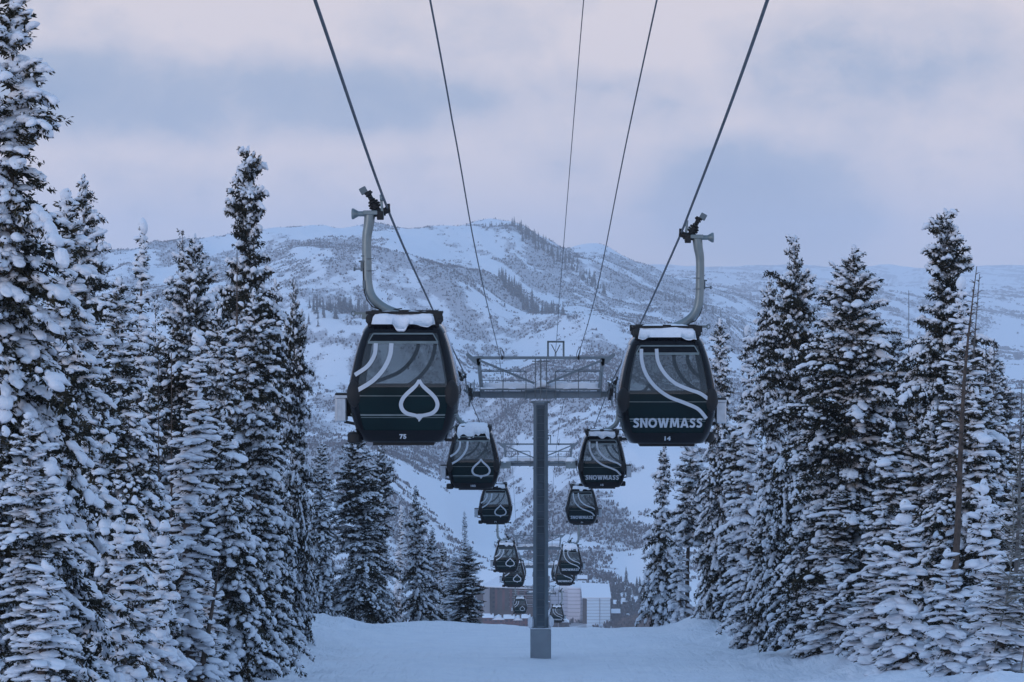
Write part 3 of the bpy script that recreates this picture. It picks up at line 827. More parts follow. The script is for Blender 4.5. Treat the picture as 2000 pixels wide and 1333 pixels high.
T_RIGHT = [
 (1296, 878, 166, 1.25, 'slim2', 'snowy spruce nearest the lift on the right side, tip under the cabin with number 14'),
 (1346, 868, 160, 1.35, 'bare', 'umbrella-topped spruce on a long bare reddish trunk right of the lift'),
 (1322, 1040, 158, .9, 'slim', 'small snowy spruce at the foot of the bare reddish trunk'),
 (1407, 634, 152, 1.3, 'slim', 'snowy spruce whose tip stands right beside the cabin with number 14'),
 (1460, 653, 142, 1.15, 'spire', 'narrow spire spruce between the cabin with number 14 and the big right-hand stand'),
 (1553, 474, 126, 1.75, 'broad2', 'big ragged spruce with a second lower tip, first tall tree right of cabin 14'),
 (1500, 552, 131, 1.0, 'slim2', 'side spruce leaning on the left of the big ragged spruce'),
 (1662, 494, 112, 2.45, 'broad', 'widest spruce of the right stand, with one round snow ball on its upper right side'),
 (1704, 640, 116, 1.3, 'broad2', 'snowy spruce joined to the right flank of the widest spruce'),
 (1756, 655, 132, 1.35, 'slim2', 'shorter spruce in the gap behind the thin dead pole'),
 (1849, 423, 106, 1.45, 'tall', 'tallest spruce of the right stand, tip in the pink sky'),
 (1882, 562, 99, .95, 'spire', 'narrow snowy fir in front of the right flank of the tallest right spruce'),
 (1880, 680, 95, 1.5, 'slim', 'snow-laden spruce behind the leaning dead trunk'),
 (1936, 690, 104, 1.05, 'slim', 'slim snowy fir in front of the white field on the right'),
 (1922, 966, 82, .95, 'slim2', 'young white-laden fir in front of the right stand, beside the leaning dead trunk'),
 (1995, 880, 92, 1.3, 'slim2', 'snowy spruce cut by the right edge of the photo'),
 (1445, 800, 148, 1.35, 'slim2', 'snowy spruce left of the big ragged spruce, behind the piste corner'),
 (1520, 820, 134, 1.45, 'slim', 'snowy spruce under the big ragged spruce'),
 (1395, 900, 158, 1.15, 'slim2', 'snowy spruce right behind the bare reddish trunk'),
 (1590, 800, 120, 1.6, 'broad', 'dark-hearted snowy spruce between the big ragged and the widest spruce'),
 (1740, 840, 104, 1.6, 'broad2', 'snowy spruce under the thin dead pole'),
 (1815, 820, 98, 1.4, 'slim', 'snow-laden spruce left of the leaning dead trunk'),
 (1480, 1020, 132, 1.2, 'slim', 'lower spruce at the piste edge, at the corner where the snow bank starts'),
 (1560, 1050, 118, 1.4, 'broad', 'low spreading spruce on the piste edge in the middle of the right stand'),
 (1640, 960, 110, 1.7, 'broad2', 'dark spruce with snow lumps beside the piste, under the widest spruce'),
 (1622, 1130, 108, 1.0, 'slim2', 'small spruce at the edge of the bottom right snow bank'),
 (1770, 1000, 92, 1.2, 'slim', 'frosty small spruce at lower right behind the bare saplings'),
 (1720, 1080, 100, 1.2, 'slim2', 'frosty spruce right of the snow bank at lower right'),
 (1850, 1090, 82, 1.0, 'young', 'round snow-lump fir at the lower right'),
 (1945, 1100, 78, 1.2, 'slim', 'snow-crusted spruce in the bottom right corner'),
]
for a in T_LEFT:
    place('spruce_tree', PR, *a[:5], a[5], 'spruce', 'snow-laden spruces left of the piste')
for a in T_RIGHT:
    place('spruce_tree', PR, *a[:5], a[5], 'spruce', 'snow-laden spruces right of the piste')
# the dense stand behind, nothing tells these apart
rf = random.Random(8)
back = []
for side in (-1, 1):
    for k in range(48 if side < 0 else 52):
        D = rf.uniform(84, 160) if k % 3 else rf.uniform(120, 178)
        if side < 0:
            px = rf.uniform(-60, 560); lim = VX - F*13.8/D
            if px > lim: continue
            top = rf.uniform(640, 860) + (60 if px > 480 else 0)
        else:
            px = rf.uniform(1440, 2060); lim = VX + F*14.0/D
            if px < lim: continue
            top = rf.uniform(740, 900) + (90 if px < 1500 else 0)
        back.append((px, top, D, rf.uniform(1.4, 2.0), rf.choice(['slim', 'slim2', 'broad', 'tall', 'broad2'])))
for px, top, D, w, pr in back:
    if px < 1000:
        place('spruce_tree', PR, px, top, D, w, pr, 'partly hidden snowy spruce deep in the dense stand left of the piste', 'spruce', 'hidden spruces in the left stand')
    else:
        place('spruce_tree', PR, px, top, D, w, pr, 'partly hidden snowy spruce deep in the dense stand right of the piste', 'spruce', 'hidden spruces in the right stand')

def snag(px, py, D, seed, label, r0=.09, twig=.4, n=50, crook=0, tilt=0, hbase=None, cat='dead tree', mat='grey_bark', br=.25, name='dead_tree', group=None):
    x, y, zt = P(px, py, D)
    zb = gz(x, y); h = zt - zb
    a, H = dead_tree(seed, h, r0, twig, n, crook, br)
    o = a.build(name, M[mat], None, True)
    o.location = (x - math.tan(tilt)*h, y, zb); o.rotation_euler = (0, tilt, 0)
    tag(o, label, cat, group)
    return o
snag(1775, 568, 118, 1, 'thin dark dead pole of a tree between the widest and the tallest right spruces', .075, .12, 12, mat='bark')
snag(1903, 518, 91, 2, 'tall leaning dead trunk with a bristly top in front of the right stand', .15, .50, 120, .25, math.radians(4.3), mat='bark', br=.45)
snag(1909, 535, 97, 3, 'shorter bristly dead spike just right of the tall leaning dead trunk', .10, .42, 90, .2, math.radians(2.2), mat='grey_bark', br=.55)
snag(1926, 668, 100, 4, 'dead bristly snag left of the slim fir before the white field', .05, .3, 50, .1, br=.5)
snag(1942, 662, 101, 14, 'dead bristly snag right of the slim fir before the white field', .05, .3, 50, .1, br=.5)
snag(1998, 750, 86, 6, 'dark slanting dead trunk on the right edge of the photo', .09, .9, 34, .2, math.radians(3), mat='grey_bark')
snag(356, 452, 124, 7, 'dead spike trunk beside the scraggly thin left spruce', .06, .35, 30, mat='grey_bark', br=.5)
snag(310, 700, 80, 8, 'thin bare dead trunk in the middle of the left stand', .05, .25, 40, mat='bark')
snag(335, 690, 84, 18, 'thin bare dead trunk just left of the narrow white-laden fir', .06, .3, 40, mat='bark')
snag(428, 1085, 84, 9, 'leaning bare brown trunk at the foot of the left stand', .11, .35, 14, .1, math.radians(9), mat='bark')
snag(463, 480, 114.0, 10, 'bare straight trunk showing inside the tallest left spruce', .17, .3, 20, mat='bark', br=.3)
for i, (px, py, D) in enumerate(((1955, 940, 77), (1975, 880, 84), (1985, 1000, 76), )):
    snag(px, py, D, 30+i, 'thin bare leafless sapling among the firs at lower right', .022, .8, 70, .9, math.radians(rf.uniform(-4, 5)), cat='sapling', mat='aspen_bark', name='bare_sapling', group='bare saplings at the lower right')
# ------------------------------------------------------------------ gondola cabins
WP = pchip
_wz = np.array([0.0, .06, .2, .4, .6, .85, 1.05, 1.2, 1.6, 1.9, 2.05, 2.12])
_ww = np.array([.74, .79, .87, .935, .98, 1.005, 1.0, .975, .885, .79, .72, .66])
def wz(z): return float(pchip(np.array([z]), _wz, _ww)[0])
NEXP = 6.0
def surf(s, z, off=0.0):
    """point on the front of the cabin at face fraction s (-1..1), height z; off = proud of the surface"""
    w = wz(z)
    x = s*w
    y = -w*(1-min(abs(s), .9999)**NEXP)**(1/NEXP)
    return (x, y - off, z)
def surf_x(x, z, off=0.0):
    return surf(max(-.97, min(.97, x/wz(z))), z, off)
def rotz(p, k):
    x, y, z = p
    for _ in range(k % 4): x, y = -y, x
    return (x, y, z)
S_IN = [-.80, -.66, -.5, -.33, -.16, 0, .16, .33, .5, .66, .80]
# corner samples: from .80 round the corner to the next face's -.80, by angle
def ring(z, inset=0.0):
    """outline of the cabin at height z as (face, s) samples, shared between the four faces"""
    w = wz(z) - inset
    pts = []
    for face in range(4):
        seg = []
        for s in S_IN:
            seg.append((s*w, -w*(1-abs(s)**NEXP)**(1/NEXP)))
        # corner from (.8w, -y) to (y, -.8w)
        a0 = math.atan2(-(1-.8**NEXP)**(1/NEXP), .8); a1 = math.atan2(-.8, (1-.8**NEXP)**(1/NEXP))
        for i in range(1, 8):
            a = a0 + (a1-a0)*i/8
            r = w/((abs(math.cos(a))**NEXP+abs(math.sin(a))**NEXP)**(1/NEXP))
            seg.append((r*math.cos(a), r*math.sin(a)))
        for (x, y) in seg:
            q = rotz((x, y, 0), face); pts.append((q[0], q[1], z))
    return pts
NRING = 4*(len(S_IN)+7)
Z_LOW0, Z_LOW1, Z_WIN1 = .22, 1.0, 1.97     # lower panel, then glass
def shell_mesh(zs, keep, inset=0.0, close_top=False, close_bot=False):
    mb = MB(); R = [ring(z, inset) for z in zs]
    for r in R: mb.v += r
    mb.n = len(mb.v)
    for i in range(len(zs)-1):
        zc = (zs[i]+zs[i+1])/2
        for k in range(NRING):
            f_ = k % (len(S_IN)+7); k2 = (k+1) % NRING
            infront = f_ < len(S_IN)-1
            if keep(infront, zc):
                mb.f.append((i*NRING+k, i*NRING+k2, (i+1)*NRING+k2, (i+1)*NRING+k))
    if close_top: mb.f.append(tuple((len(zs)-1)*NRING+k for k in range(NRING)))
    if close_bot: mb.f.append(tuple(reversed(range(NRING))))
    return mb
ZS = [0.0, .03, .06, .12, Z_LOW0, .32, .45, .6, .72, .85, Z_LOW1, 1.12, 1.25, 1.4, 1.55, 1.7, 1.82, Z_WIN1, 2.03, 2.08, 2.12]
def strip(path, width, off=.012, n=40, closed=False):
    """a flat band laid on the cabin front along a smooth path of (x, z)"""
    pts = np.array(path, dtype=float); m_ = len(pts)
    ts = np.concatenate([[0], np.cumsum(np.linalg.norm(np.diff(pts, axis=0), axis=1))])
    q = np.linspace(0, ts[-1], n)
    def cr(j):      # smooth interpolation through the points
        d = np.gradient(pts[:, j], ts)
        i = np.clip(np.searchsorted(ts, q, side='right')-1, 0, m_-2)
        h = ts[i+1]-ts[i]; t = (q-ts[i])/h
        return (2*t**3-3*t**2+1)*pts[i, j]+(t**3-2*t**2+t)*h*d[i]+(-2*t**3+3*t**2)*pts[i+1, j]+(t**3-t**2)*h*d[i+1]
    C = np.stack([cr(0), cr(1)], 1)
    T = np.gradient(C, axis=0); T /= np.linalg.norm(T, axis=1, keepdims=True)
    Nn = np.stack([-T[:, 1], T[:, 0]], 1)
    wd = np.asarray(width)*np.ones(n) if np.ndim(width) == 0 else np.interp(np.linspace(0, 1, n), np.linspace(0, 1, len(width)), width)
    vs, fs = [], []
    for i in range(n):
        for k, e in enumerate((-.5, 0, .5)):
            p = C[i]+Nn[i]*wd[i]*e
            vs.append(surf_x(p[0], p[1], off))
    for i in range(n-1):
        for k in range(2):
            a = i*3+k; fs.append((a, a+1, a+4, a+3))
    return vs, fs
def text_mesh(s, height, width, cx, zb, off=.012, bold=.02):
    cu = bpy.data.curves.new('lettering', 'FONT')
    cu.body = s; cu.align_x = 'CENTER'; cu.size = 1.0; cu.offset = bold; cu.resolution_u = 3; cu.space_character = 1.06
    ob = bpy.data.objects.new('lettering', cu); COL.objects.link(ob)
    bpy.context.view_layer.update()
    me_ = bpy.data.meshes.new_from_object(ob.evaluated_get(bpy.context.evaluated_depsgraph_get()))
    bpy.data.objects.remove(ob); bpy.data.curves.remove(cu)
    bm = bmesh.new(); bm.from_mesh(me_); bpy.data.meshes.remove(me_)
    bmesh.ops.triangulate(bm, faces=bm.faces)
    bmesh.ops.subdivide_edges(bm, edges=[e for e in bm.edges if e.calc_length() > .4], cuts=1)
    xs = [v.co.x for v in bm.verts]; ys = [v.co.y for v in bm.verts]
    x0, x1, y0, y1 = min(xs), max(xs), min(ys), max(ys)
    vs = []
    for v in bm.verts:
        x = ((v.co.x-x0)/(x1-x0)-.5)*width + cx; z = (v.co.y-y0)/(y1-y0)*height + zb
        vs.append(surf_x(x, z, off))
    bm.verts.index_update()
    fs = [tuple(v.index for v in f.verts) for f in bm.faces]
    bm.free()
    return vs, fs
def poly_geo(pts, off):
    from mathutils.geometry import tessellate_polygon
    tri = tessellate_polygon([[Vector((x, z, 0)) for x, z in pts]])
    return [surf_x(x, z, off) for x, z in pts], [tuple(q) for q in tri]
GLYPH = {
 'N': (.80, [[(0,0),(.24,0),(.24,.60),(.56,0),(.80,0),(.80,1),(.56,1),(.56,.40),(.24,1),(0,1)]]),
 'W': (1.20, [[(0,1),(.24,0),(.50,0),(.60,.50),(.70,0),(.96,0),(1.20,1),(.95,1),(.82,.38),(.70,1),(.50,1),(.38,.38),(.25,1)]]),
 'M': (1.04, [[(0,0),(.09,1),(.36,1),(.52,.45),(.68,1),(.95,1),(1.04,0),(.80,0),(.76,.60),(.62,.10),(.42,.10),(.28,.60),(.24,0)]]),
 'A': (.92, [[(0,0),(.33,1),(.59,1),(.92,0),(.67,0),(.615,.18),(.305,.18),(.25,0)], 'hole', [(.46,.74),(.365,.40),(.555,.40)]]),
}
def word_geo(cx, z0, width, height):
    w = {'S': .66, 'O': .94, **{k: v[0] for k, v in GLYPH.items()}}
    gap = .085; txt = 'SNOWMASS'
    tot = sum(w[c] for c in txt)+gap*(len(txt)-1)
    k = width/tot; x = cx-width/2; out = []
    for c in txt:
        fx = lambda p: (x+p[0]*k, z0+p[1]*height)
        if c == 'S':
            pts = [(.60,.80),(.46,.885),(.30,.89),(.16,.80),(.16,.66),(.28,.56),(.42,.49),(.51,.37),(.50,.22),(.38,.11),(.20,.10),(.04,.19)]
            out.append(strip([fx(p) for p in pts], .215*height, .020, 44))
        elif c == 'O':
            pts = [(.47+.36*math.cos(a), .50+.40*math.sin(a)) for a in np.linspace(0, 2*math.pi, 25)]
            out.append(strip([fx(p) for p in pts], .225*height, .020, 60))
        elif c == 'A':
            g_ = GLYPH['A'][1]; o, h = g_[0], g_[2]
            # outline cut open to the counter so that one polygon covers the letter
            ring_ = [o[0], o[1], (.46,1.0), h[0], h[1], h[2], (.4602,.7402), (.4602,1.0)] + o[2:]
            out.append(poly_geo([fx(p) for p in ring_], .020))
        else:
            out.append(poly_geo([fx(p) for p in GLYPH[c][1][0]], .020))
        x += (w[c]+gap)*k
    return out
def face_part(name, geo, mat, parent, face, smooth=True):
    mb = MB()
    for vs, fs in geo:
        out = []
        for f in fs:
            a_, b_, c_ = (Vector(vs[i]) for i in f[:3])
            out.append(tuple(reversed(f)) if (b_-a_).cross(c_-a_).y > 0 else tuple(f))
        mb.add([rotz(v, face) for v in vs], out)
    return mb.build(name, mat, parent)
def snow_slab(seed, hx, hy, h, z0, hang=.1, lump=1.0):
    """a rounded, sagging slab of snow, as a closed grid"""
    nx, ny = 40, 40
    r = np.random.RandomState(seed)
    u = np.linspace(-1, 1, nx); v = np.linspace(-1, 1, ny)
    U, Vv = np.meshgrid(u, v, indexing='ij')
    sx = seed*1.37
    edge = np.maximum(np.abs(U), np.abs(Vv))
    prof = np.clip(1-edge**7, 0, 1)**.5
    lum = (fbm(U*2.2+sx, Vv*2.2, 3, seed) - .5)*.35*lump
    X_ = U*hx*(1+.05*(fbm(Vv*3+sx, U*0+seed, 2, 3)-.5)*2); Y_ = Vv*hy*(1+.05*(fbm(U*3+sx, Vv*0+seed, 2, 5)-.5)*2)
    Zt = z0 + h*prof*(1+lum)
    # the front and back lip droops in places
    lip = np.exp(-((1-np.abs(Vv))/.10)**2)
    dr = sstep(.45, .75, fbm(U*2.6+sx, Vv*.3, 2, seed+9))
    Zb = z0 - .015 - hang*dr*lip
    Zt = np.minimum(Zt, np.where(edge > .999, Zb, Zt)); Zt = np.where(lip > .3, Zt - hang*.5*dr*lip, Zt)
    Y_ = Y_ + np.sign(Vv)*lip*.07
    V1 = np.stack([X_, Y_, Zt], -1).reshape(-1, 3); V2 = np.stack([X_, Y_, Zb], -1).reshape(-1, 3)
    id_ = np.arange(nx*ny).reshape(nx, ny)
    q = np.stack([id_[:-1, :-1], id_[1:, :-1], id_[1:, 1:], id_[:-1, 1:]], -1).reshape(-1, 4)
    rim = np.concatenate([id_[:, 0], id_[-1, 1:], id_[-2::-1, -1], id_[0, -2:0:-1]])
    rq = np.stack([rim, np.roll(rim, -1), np.roll(rim, -1)+nx*ny, rim+nx*ny], -1)
    return mesh_np('snow_load', np.concatenate([V1, V2]), quads=np.concatenate([q, q[:, ::-1]+nx*ny, rq[:, ::-1]]))

GRIP_Z = 4.23
def make_cabin():
    root = empty('gondola_cabin')
    body = shell_mesh(ZS, lambda fr_, z: not (fr_ and Z_LOW0 < z < Z_WIN1), 0, True, True)
    body_o = body.build('body', M['shell'], root, angle=50)
    # inner skin so that the shell has thickness
    inner = shell_mesh(ZS[3:-1], lambda fr_, z: not (fr_ and Z_LOW0 < z < Z_WIN1), .05, True, True)
    inner.f = [tuple(reversed(f)) for f in inner.f]
    inner.build('lining', M['seat'], root)
    for face in range(4):
        lowz = [z for z in ZS if Z_LOW0 <= z <= Z_LOW1]; winz = [z for z in ZS if Z_LOW1 <= z <= Z_WIN1]
        def grid(zs, off, s0=1.0):
            vs = [surf(s*s0, z, off) for z in zs for s in S_IN]; n = len(S_IN)
            return vs, [(i*n+k, i*n+k+1, (i+1)*n+k+1, (i+1)*n+k) for i in range(len(zs)-1) for k in range(n-1)]
        face_part('door_panel' if face in (1, 3) else 'end_panel', [grid(lowz, -.012)], M['panel'], root, face)
        face_part('window', [grid(winz, -.012)], M['glass'], root, face)
        # two slim rails across the lower panel
        rl = []
        for zz, hh in ((.845, .012), (.50, .030), (.455, .010)):
            rl.append(([surf(s, zz+dz, .004) for s in np.linspace(-.79, .79, 14) for dz in (-hh/2, hh/2)],
                       [(2*i, 2*i+2, 2*i+3, 2*i+1) for i in range(13)]))
        face_part('rail', rl, M['trim'], root, face)
    # vent flaps at the top of the two end windows
    for face in (0, 2):
        z0, z1, zm = 1.80, 1.955, 1.79
        fr_ = []
        def bar2(s0, z0_, s1, z1_, hw):
            a = np.array([s0, z0_]); b_ = np.array([s1, z1_])
            d = b_-a; nrm = np.array([-d[1], d[0]]); L_ = np.hypot(d[0]*.85, d[1]); nrm = nrm/L_*hw
            nn_ = 10; vs = []
            for i in range(nn_+1):
                p = a+d*i/nn_
                vs.append(surf(p[0]+nrm[0], p[1]+nrm[1], .010)); vs.append(surf(p[0]-nrm[0], p[1]-nrm[1], .010))
            return vs, [(2*i, 2*i+2, 2*i+3, 2*i+1) for i in range(nn_)]
        fr_ += [bar2(-.76, z0, .76, z0, .020), bar2(-.70, z1, .70, z1, .012), bar2(-.76, z0, -.70, z1, .014), bar2(.76, z0, .70, z1, .014)]
        face_part('vent_frame', fr_, M['trim'], root, face)
        vs = [surf(s, z, -.004) for z in (z0, z1) for s in np.linspace(-.72, .72, 12)]
        face_part('vent_flap', [(vs, [(k, k+1, k+13, k+12) for k in range(11)])], M['shell'], root, face)
    # emblem end
    E = lambda px, py: ((px-791)/107.0, (860-py)/107.0)
    face_part('stripe', [strip([E(739, 669), E(737, 690), E(725, 711), E(699, 730)], .072, .016)], M['decal'], root, 0)
    face_part('stripe', [strip([E(769, 669), E(767, 690), E(757, 714), E(737, 738), E(703, 760)], .076, .016)], M['decal'], root, 0)
    right = [(823, 739), (828, 748), (837, 757), (847, 766), (855, 776), (858, 786), (855, 796), (847, 803), (836, 806), (828, 808), (824, 813)]
    left = [(823-(x-823), y) for x, y in right]
    em = [strip([E(*p) for p in right], [.05, .07, .07, .07, .07, .055], .019, 48), strip([E(*p) for p in left], [.05, .07, .07, .07, .07, .055], .020, 48),
          strip([E(824, 804), E(824, 812), E(822, 819)], [.09, .075, .012], .021, 10)]
    face_part('leaf_emblem', em, M['decal'], root, 0)
    # lettered end
    Gq = lambda px, py: ((px-1300)/96.0, (862-py)/96.0)
    face_part('stripe', [strip([Gq(1250, 680), Gq(1250, 698), Gq(1257, 725), Gq(1274, 750), Gq(1300, 770), Gq(1335, 784), Gq(1358, 795), Gq(1374, 813)], .070, .016, 60)], M['decal'], root, 2)
    face_part('stripe', [strip([Gq(1279, 680), Gq(1281, 702), Gq(1292, 724), Gq(1312, 744), Gq(1340, 757), Gq(1362, 765), Gq(1378, 776)], .070, .016, 50)], M['decal'], root, 2)
    face_part('lettering', word_geo(0.0, .33, 1.38, .19), M['decal'], root, 2)
    # rubber bumpers half way up the corners
    for (sx, sy) in ((-1, -1), (1, -1), (1, 1), (-1, 1)):
        mb = MB(); n = 12
        pts = []
        for i in range(9):
            f = i/8; z = .62+.52*f; w = wz(z); r_ = .86*w
            pts.append((sx*(r_), sy*(r_), z))
        mb.tube(pts, [.03+.115*math.sin(math.pi*i/8)**.6 for i in range(9)], 12)
        mb.build('corner_bumper', M['rubber'], root)
    # inside: benches and a floor
    mb = MB()
    mb.box((0, 0, .24), (1.5, 1.5, .05))
    mb.build('floor', M['seat'], root)
    for s in (-1, 1):
        mb = MB(); mb.box((0, s*.58, .62), (1.45, .42, .10), bev=.02); mb.box((0, s*.80, .78), (1.40, .08, .36), bev=.02); mb.box((0, s*.60, .42), (1.3, .06, .30))
        mb.build('bench', M['seat'], root)
    # outer side: ski rack box and round guide foot
    mb = MB()
    mb.box((-1.13, -.35, .58), (.20, .42, .44), bev=.02)
    for k in range(3): mb.box((-1.235, -.35+(k-1)*.13, .58), (.02, .05, .46))
    for k in range(3): mb.box((-1.13+(k-1)*.065, -.565, .58), (.012, .012, .40))
    mb.box((-1.13, -.35, .815), (.24, .46, .05))
    mb.build('ski_rack', M['alu'], root)
    mb = MB(); mb.box((-1.13, -.35, .855), (.22, .40, .035)); mb.box((-.99, -.35, .60), (.12, .08, .30)); mb.bar((-.80, -.45, .30), (-1.08, -.45, .36), .05); mb.bar((-.80, -.45, .30), (-.86, -.45, .05), .05)
    mb.build('rack_bracket', M['rubber'], root)
    mb = MB(); mb.tube([(-.88, -.52, -.03), (-.88, -.52, 0), (-.88, -.52, .14), (-.88, -.52, .17)], [.10, .135, .135, .11], 20)
    mb.build('guide_foot', M['rubber'], root)
    mb = MB()
    mb.box((0, 0, -.03), (1.1, 1.3, .06)); mb.box((.82, -.5, .03), (.14, .08, .05)); mb.tube([(.90, -.5, -.02), (.90, -.5, .08)], .035, 8)
    mb.build('floor_plate', M['rubber'], root)
    # roof frame with four rubber mounts
    mb = MB(); zt = 2.33
    for s in (-1, 1):
        mb.box((0, s*.60, zt), (1.36, .06, .05)); mb.box((s*.64, 0, zt), (.06, 1.2, .05))
    mb.box((.62, -.62, zt-.04), (.17, .10, .13), bev=.012); mb.box((-.62, .62, zt-.04), (.17, .10, .13), bev=.012)
    mb.box((0, 0, zt), (.16, 1.14, .09)); mb.box((0, 0, zt), (1.22, .12, .085))
    mb.build('roof_frame', M['rubber'], root)
    for sx in (-1, 1):
        for sy in (-1, 1):
            mb = MB(); mb.tube([(sx*.60, sy*.60, 2.08), (sx*.60, sy*.60, 2.13), (sx*.60, sy*.60, 2.17), (sx*.60, sy*.60, 2.25), (sx*.60, sy*.60, 2.30)], [.045, .05, .085, .08, .05], 12)
            mb.build('rubber_mount', M['rubber'], root)
    mb = MB(); mb.box((-.78, -.60, 2.32), (.22, .02, .05))
    ringp = [(-.90+.04*math.cos(a), -.60, 2.32+.04*math.sin(a)) for a in np.linspace(0, 6.283, 12)]
    mb.tube(ringp, .012, 5, cap=False); mb.box((-.70, -.60, 2.28), (.10, .02, .13))
    mb.build('lifting_lug', M['trim'], root)
    # hanger arm
    hx = -.68
    pts = [(-.04, 0, 2.27), (-.18, 0, 2.325), (-.33, 0, 2.385), (-.48, 0, 2.48), (-.60, 0, 2.61), (-.665, 0, 2.78), (-.69, 0, 3.0), (-.695, 0, 3.25), (-.70, 0, 3.5), (-.695, 0, 3.72), (-.66, 0, 3.93), (-.64, 0, 4.14)]
    q = np.array(pts); tt = np.linspace(0, 1, len(q)); t2 = np.linspace(0, 1, 34)
    sm = np.stack([pchip(t2, tt, q[:, j]) for j in range(3)], 1)
    mb = MB(); mb.tube([tuple(p) for p in sm], [.085 if k < 26 else .085+.018*(k-26)/8 for k in range(34)], 16)
    arm = mb.build('hanger_arm', M['galv'], root)
    mb = MB()
    for zz in (3.08, 3.30): mb.tube([(-.66, 0, zz), (-.66, 0, zz+.018)], .095, 14)
    mb.bar((-.70, -.06, 3.26), (-.84, -.06, 3.26), .03); mb.bar((-.79, -.06, 3.28), (-.79, -.06, 3.08), .035); mb.bar((-.76, -.06, 3.12), (-.90, -.06, 3.12), .022)
    mb.tube([(-.90, -.06, 3.12), (-.935, -.06, 3.12)], .035, 10); mb.bar((-.72, -.06, 3.36), (-.80, -.06, 3.36), .02)
    mb.box((-.745, -.06, 2.84), (.05, .05, .15))
    mb.build('door_linkage', M['galv_dark'], arm)
    mb = MB(); mb.tube([(-.755, -.06, 3.14), (-.75, -.06, 2.84), (-.74, -.06, 2.70), (-.69, -.06, 2.56), (-.60, -.06, 2.44), (-.45, -.06, 2.385), (-.28, -.06, 2.38), (-.05, -.06, 2.40)], .011, 6)
    mb.build('control_cable', M['rubber'], arm)
    # grip: cross shaft with end roller, spring, jaw
    mb = MB()
    mb.box((-.63, 0, 4.15), (.26, .22, .08), bev=.01)
    mb.tube([(-.93, 0, 4.13), (-.97, 0, 4.13), (-.975, 0, 4.13)], [.10, .10, .08], 16); mb.tube([(-.93, 0, 4.13), (-.86, 0, 4.13)], [.095, .055], 14)
    mb.tube([(-.86, 0, 4.13), (-.72, 0, 4.13)], .05, 12)
    mb.build('grip_shaft', M['galv'], root)
    mb = MB()
    mb.tube([(-.58, 0, 4.14), (-.36, 0, 4.17)], .075, 12); mb.box((-.45, 0, 4.10), (.12, .2, .16), bev=.01); mb.tube([(-.36, 0, 4.19), (-.27, 0, 4.20)], [.07, .045], 10)
    mb.tube([(-.335, 0, 4.24), (-.275, 0, 4.24)], .075, 14)
    mb.build('grip_jaw', M['rubber'], root)
    mb = MB()
    mb.box((-.42, -.03, 4.27), (.045, .12, .42), Matrix.Rotation(math.radians(-5), 3, 'Y').to_quaternion(), bev=.008)
    mb.tube([(-.45, -.10, 4.42), (-.39, -.10, 4.42)], .06, 12); mb.bar((-.55, 0, 4.36), (-.42, 0, 4.28), .03)
    mb.build('grip_lever', M['galv'], root)
    mb = MB()
    a, b_ = Vector((-.515, 0, 4.21)), Vector((-.67, 0, 4.50)); ax = (b_-a).normalized(); u = ax.orthogonal().normalized(); v_ = ax.cross(u)
    mb.tube([tuple(a+(b_-a)*i/150+(u*math.cos(i/150*2*math.pi*7)+v_*math.sin(i/150*2*math.pi*6))*.068) for i in range(151)], .022, 6)
    mb.tube([tuple(a), tuple(b_)], .045, 10); mb.tube([tuple(b_), tuple(b_+ax*.04)], .07, 14)
    mb.build('spring', M['rubber'], root)
    mb = MB(); mb.box(tuple(b_+ax*.06+Vector((-.06, 0, .0))), (.07, .13, .13), ax.to_track_quat('Z', 'Y'), bev=.01)
    mb.build('spring_cap', M['galv_dark'], root)
    return root
cabin0 = make_cabin()
freeze_children(cabin0)
def number_part(root, s):
    for face in (0, 2):
        face_part('number_plate', [text_mesh(s, .088, .058*len(s)+.008, 0, .065, .014, .045)], M['decal'], root, face)
CAB = [  # centre px, bottom py, px per metre, side, number, label
 (791, 860, 107.0, -1, '75', 'nearest dark cabin on the left rope, white leaf emblem and number 75'),
 (1300, 863, 96.5, 1, '14', 'nearest dark cabin on the right rope, large SNOWMASS lettering and number 14'),
 (925, 952, 51.5, -1, '103', 'second cabin down the left rope, number 103, thick snow hanging over its roof edge'),
 (1175, 950, 47.0, 1, '15', 'second cabin down the right rope, SNOWMASS lettering, right behind the near tower arm'),
 (968, 1021, 33.0, -1, '71', 'third cabin down the left rope, just below the cabin numbered 103'),
 (1136, 1022, 32.0, 1, '51', 'third cabin down the right rope, below and left of the second one'),
 (989, 1116, 25.0, -1, '28', 'fourth cabin down the left rope, overlapping a farther cabin on its lower right'),
 (1113.5, 1121, 24.0, 1, '32', 'fourth cabin down the right rope, overlapping the darker cabins on its lower left'),
 (1003.5, 1145, 22.3, -1, '66', 'fifth cabin down the left rope, half behind the fourth, above the brown hotel'),
 (1103, 1142, 19.8, 1, '40', 'fifth cabin down the right rope, its SNOWMASS letters just under the fourth cabin'),
 (1012, 1132, 15.8, -1, '19', 'small dark cabin peeking out right of the fourth and fifth left cabins'),
 (1092, 1134, 15.8, 1, '87', 'small dark cabin peeking out left of the fourth and fifth right cabins'),
 (1016, 1198, 13.9, -1, '22', 'farthest cabin on the left rope, alone before the brown hotel'),
 (1087.5, 1215, 14.3, 1, '90', 'farthest cabin on the right rope, alone before the white wrapped building'),
]
snow_meshes = [snow_slab(5, .57, .69, .21, 2.14, .09), snow_slab(8, .57, .69, .23, 2.14, .05), snow_slab(14, .60, .70, .30, 2.14, .24, 1.6), snow_slab(21, .57, .69, .23, 2.14, .08)]
for s_ in snow_meshes: s_.materials.append(M['snow_soft'])
grips = {-1: [], 1: []}
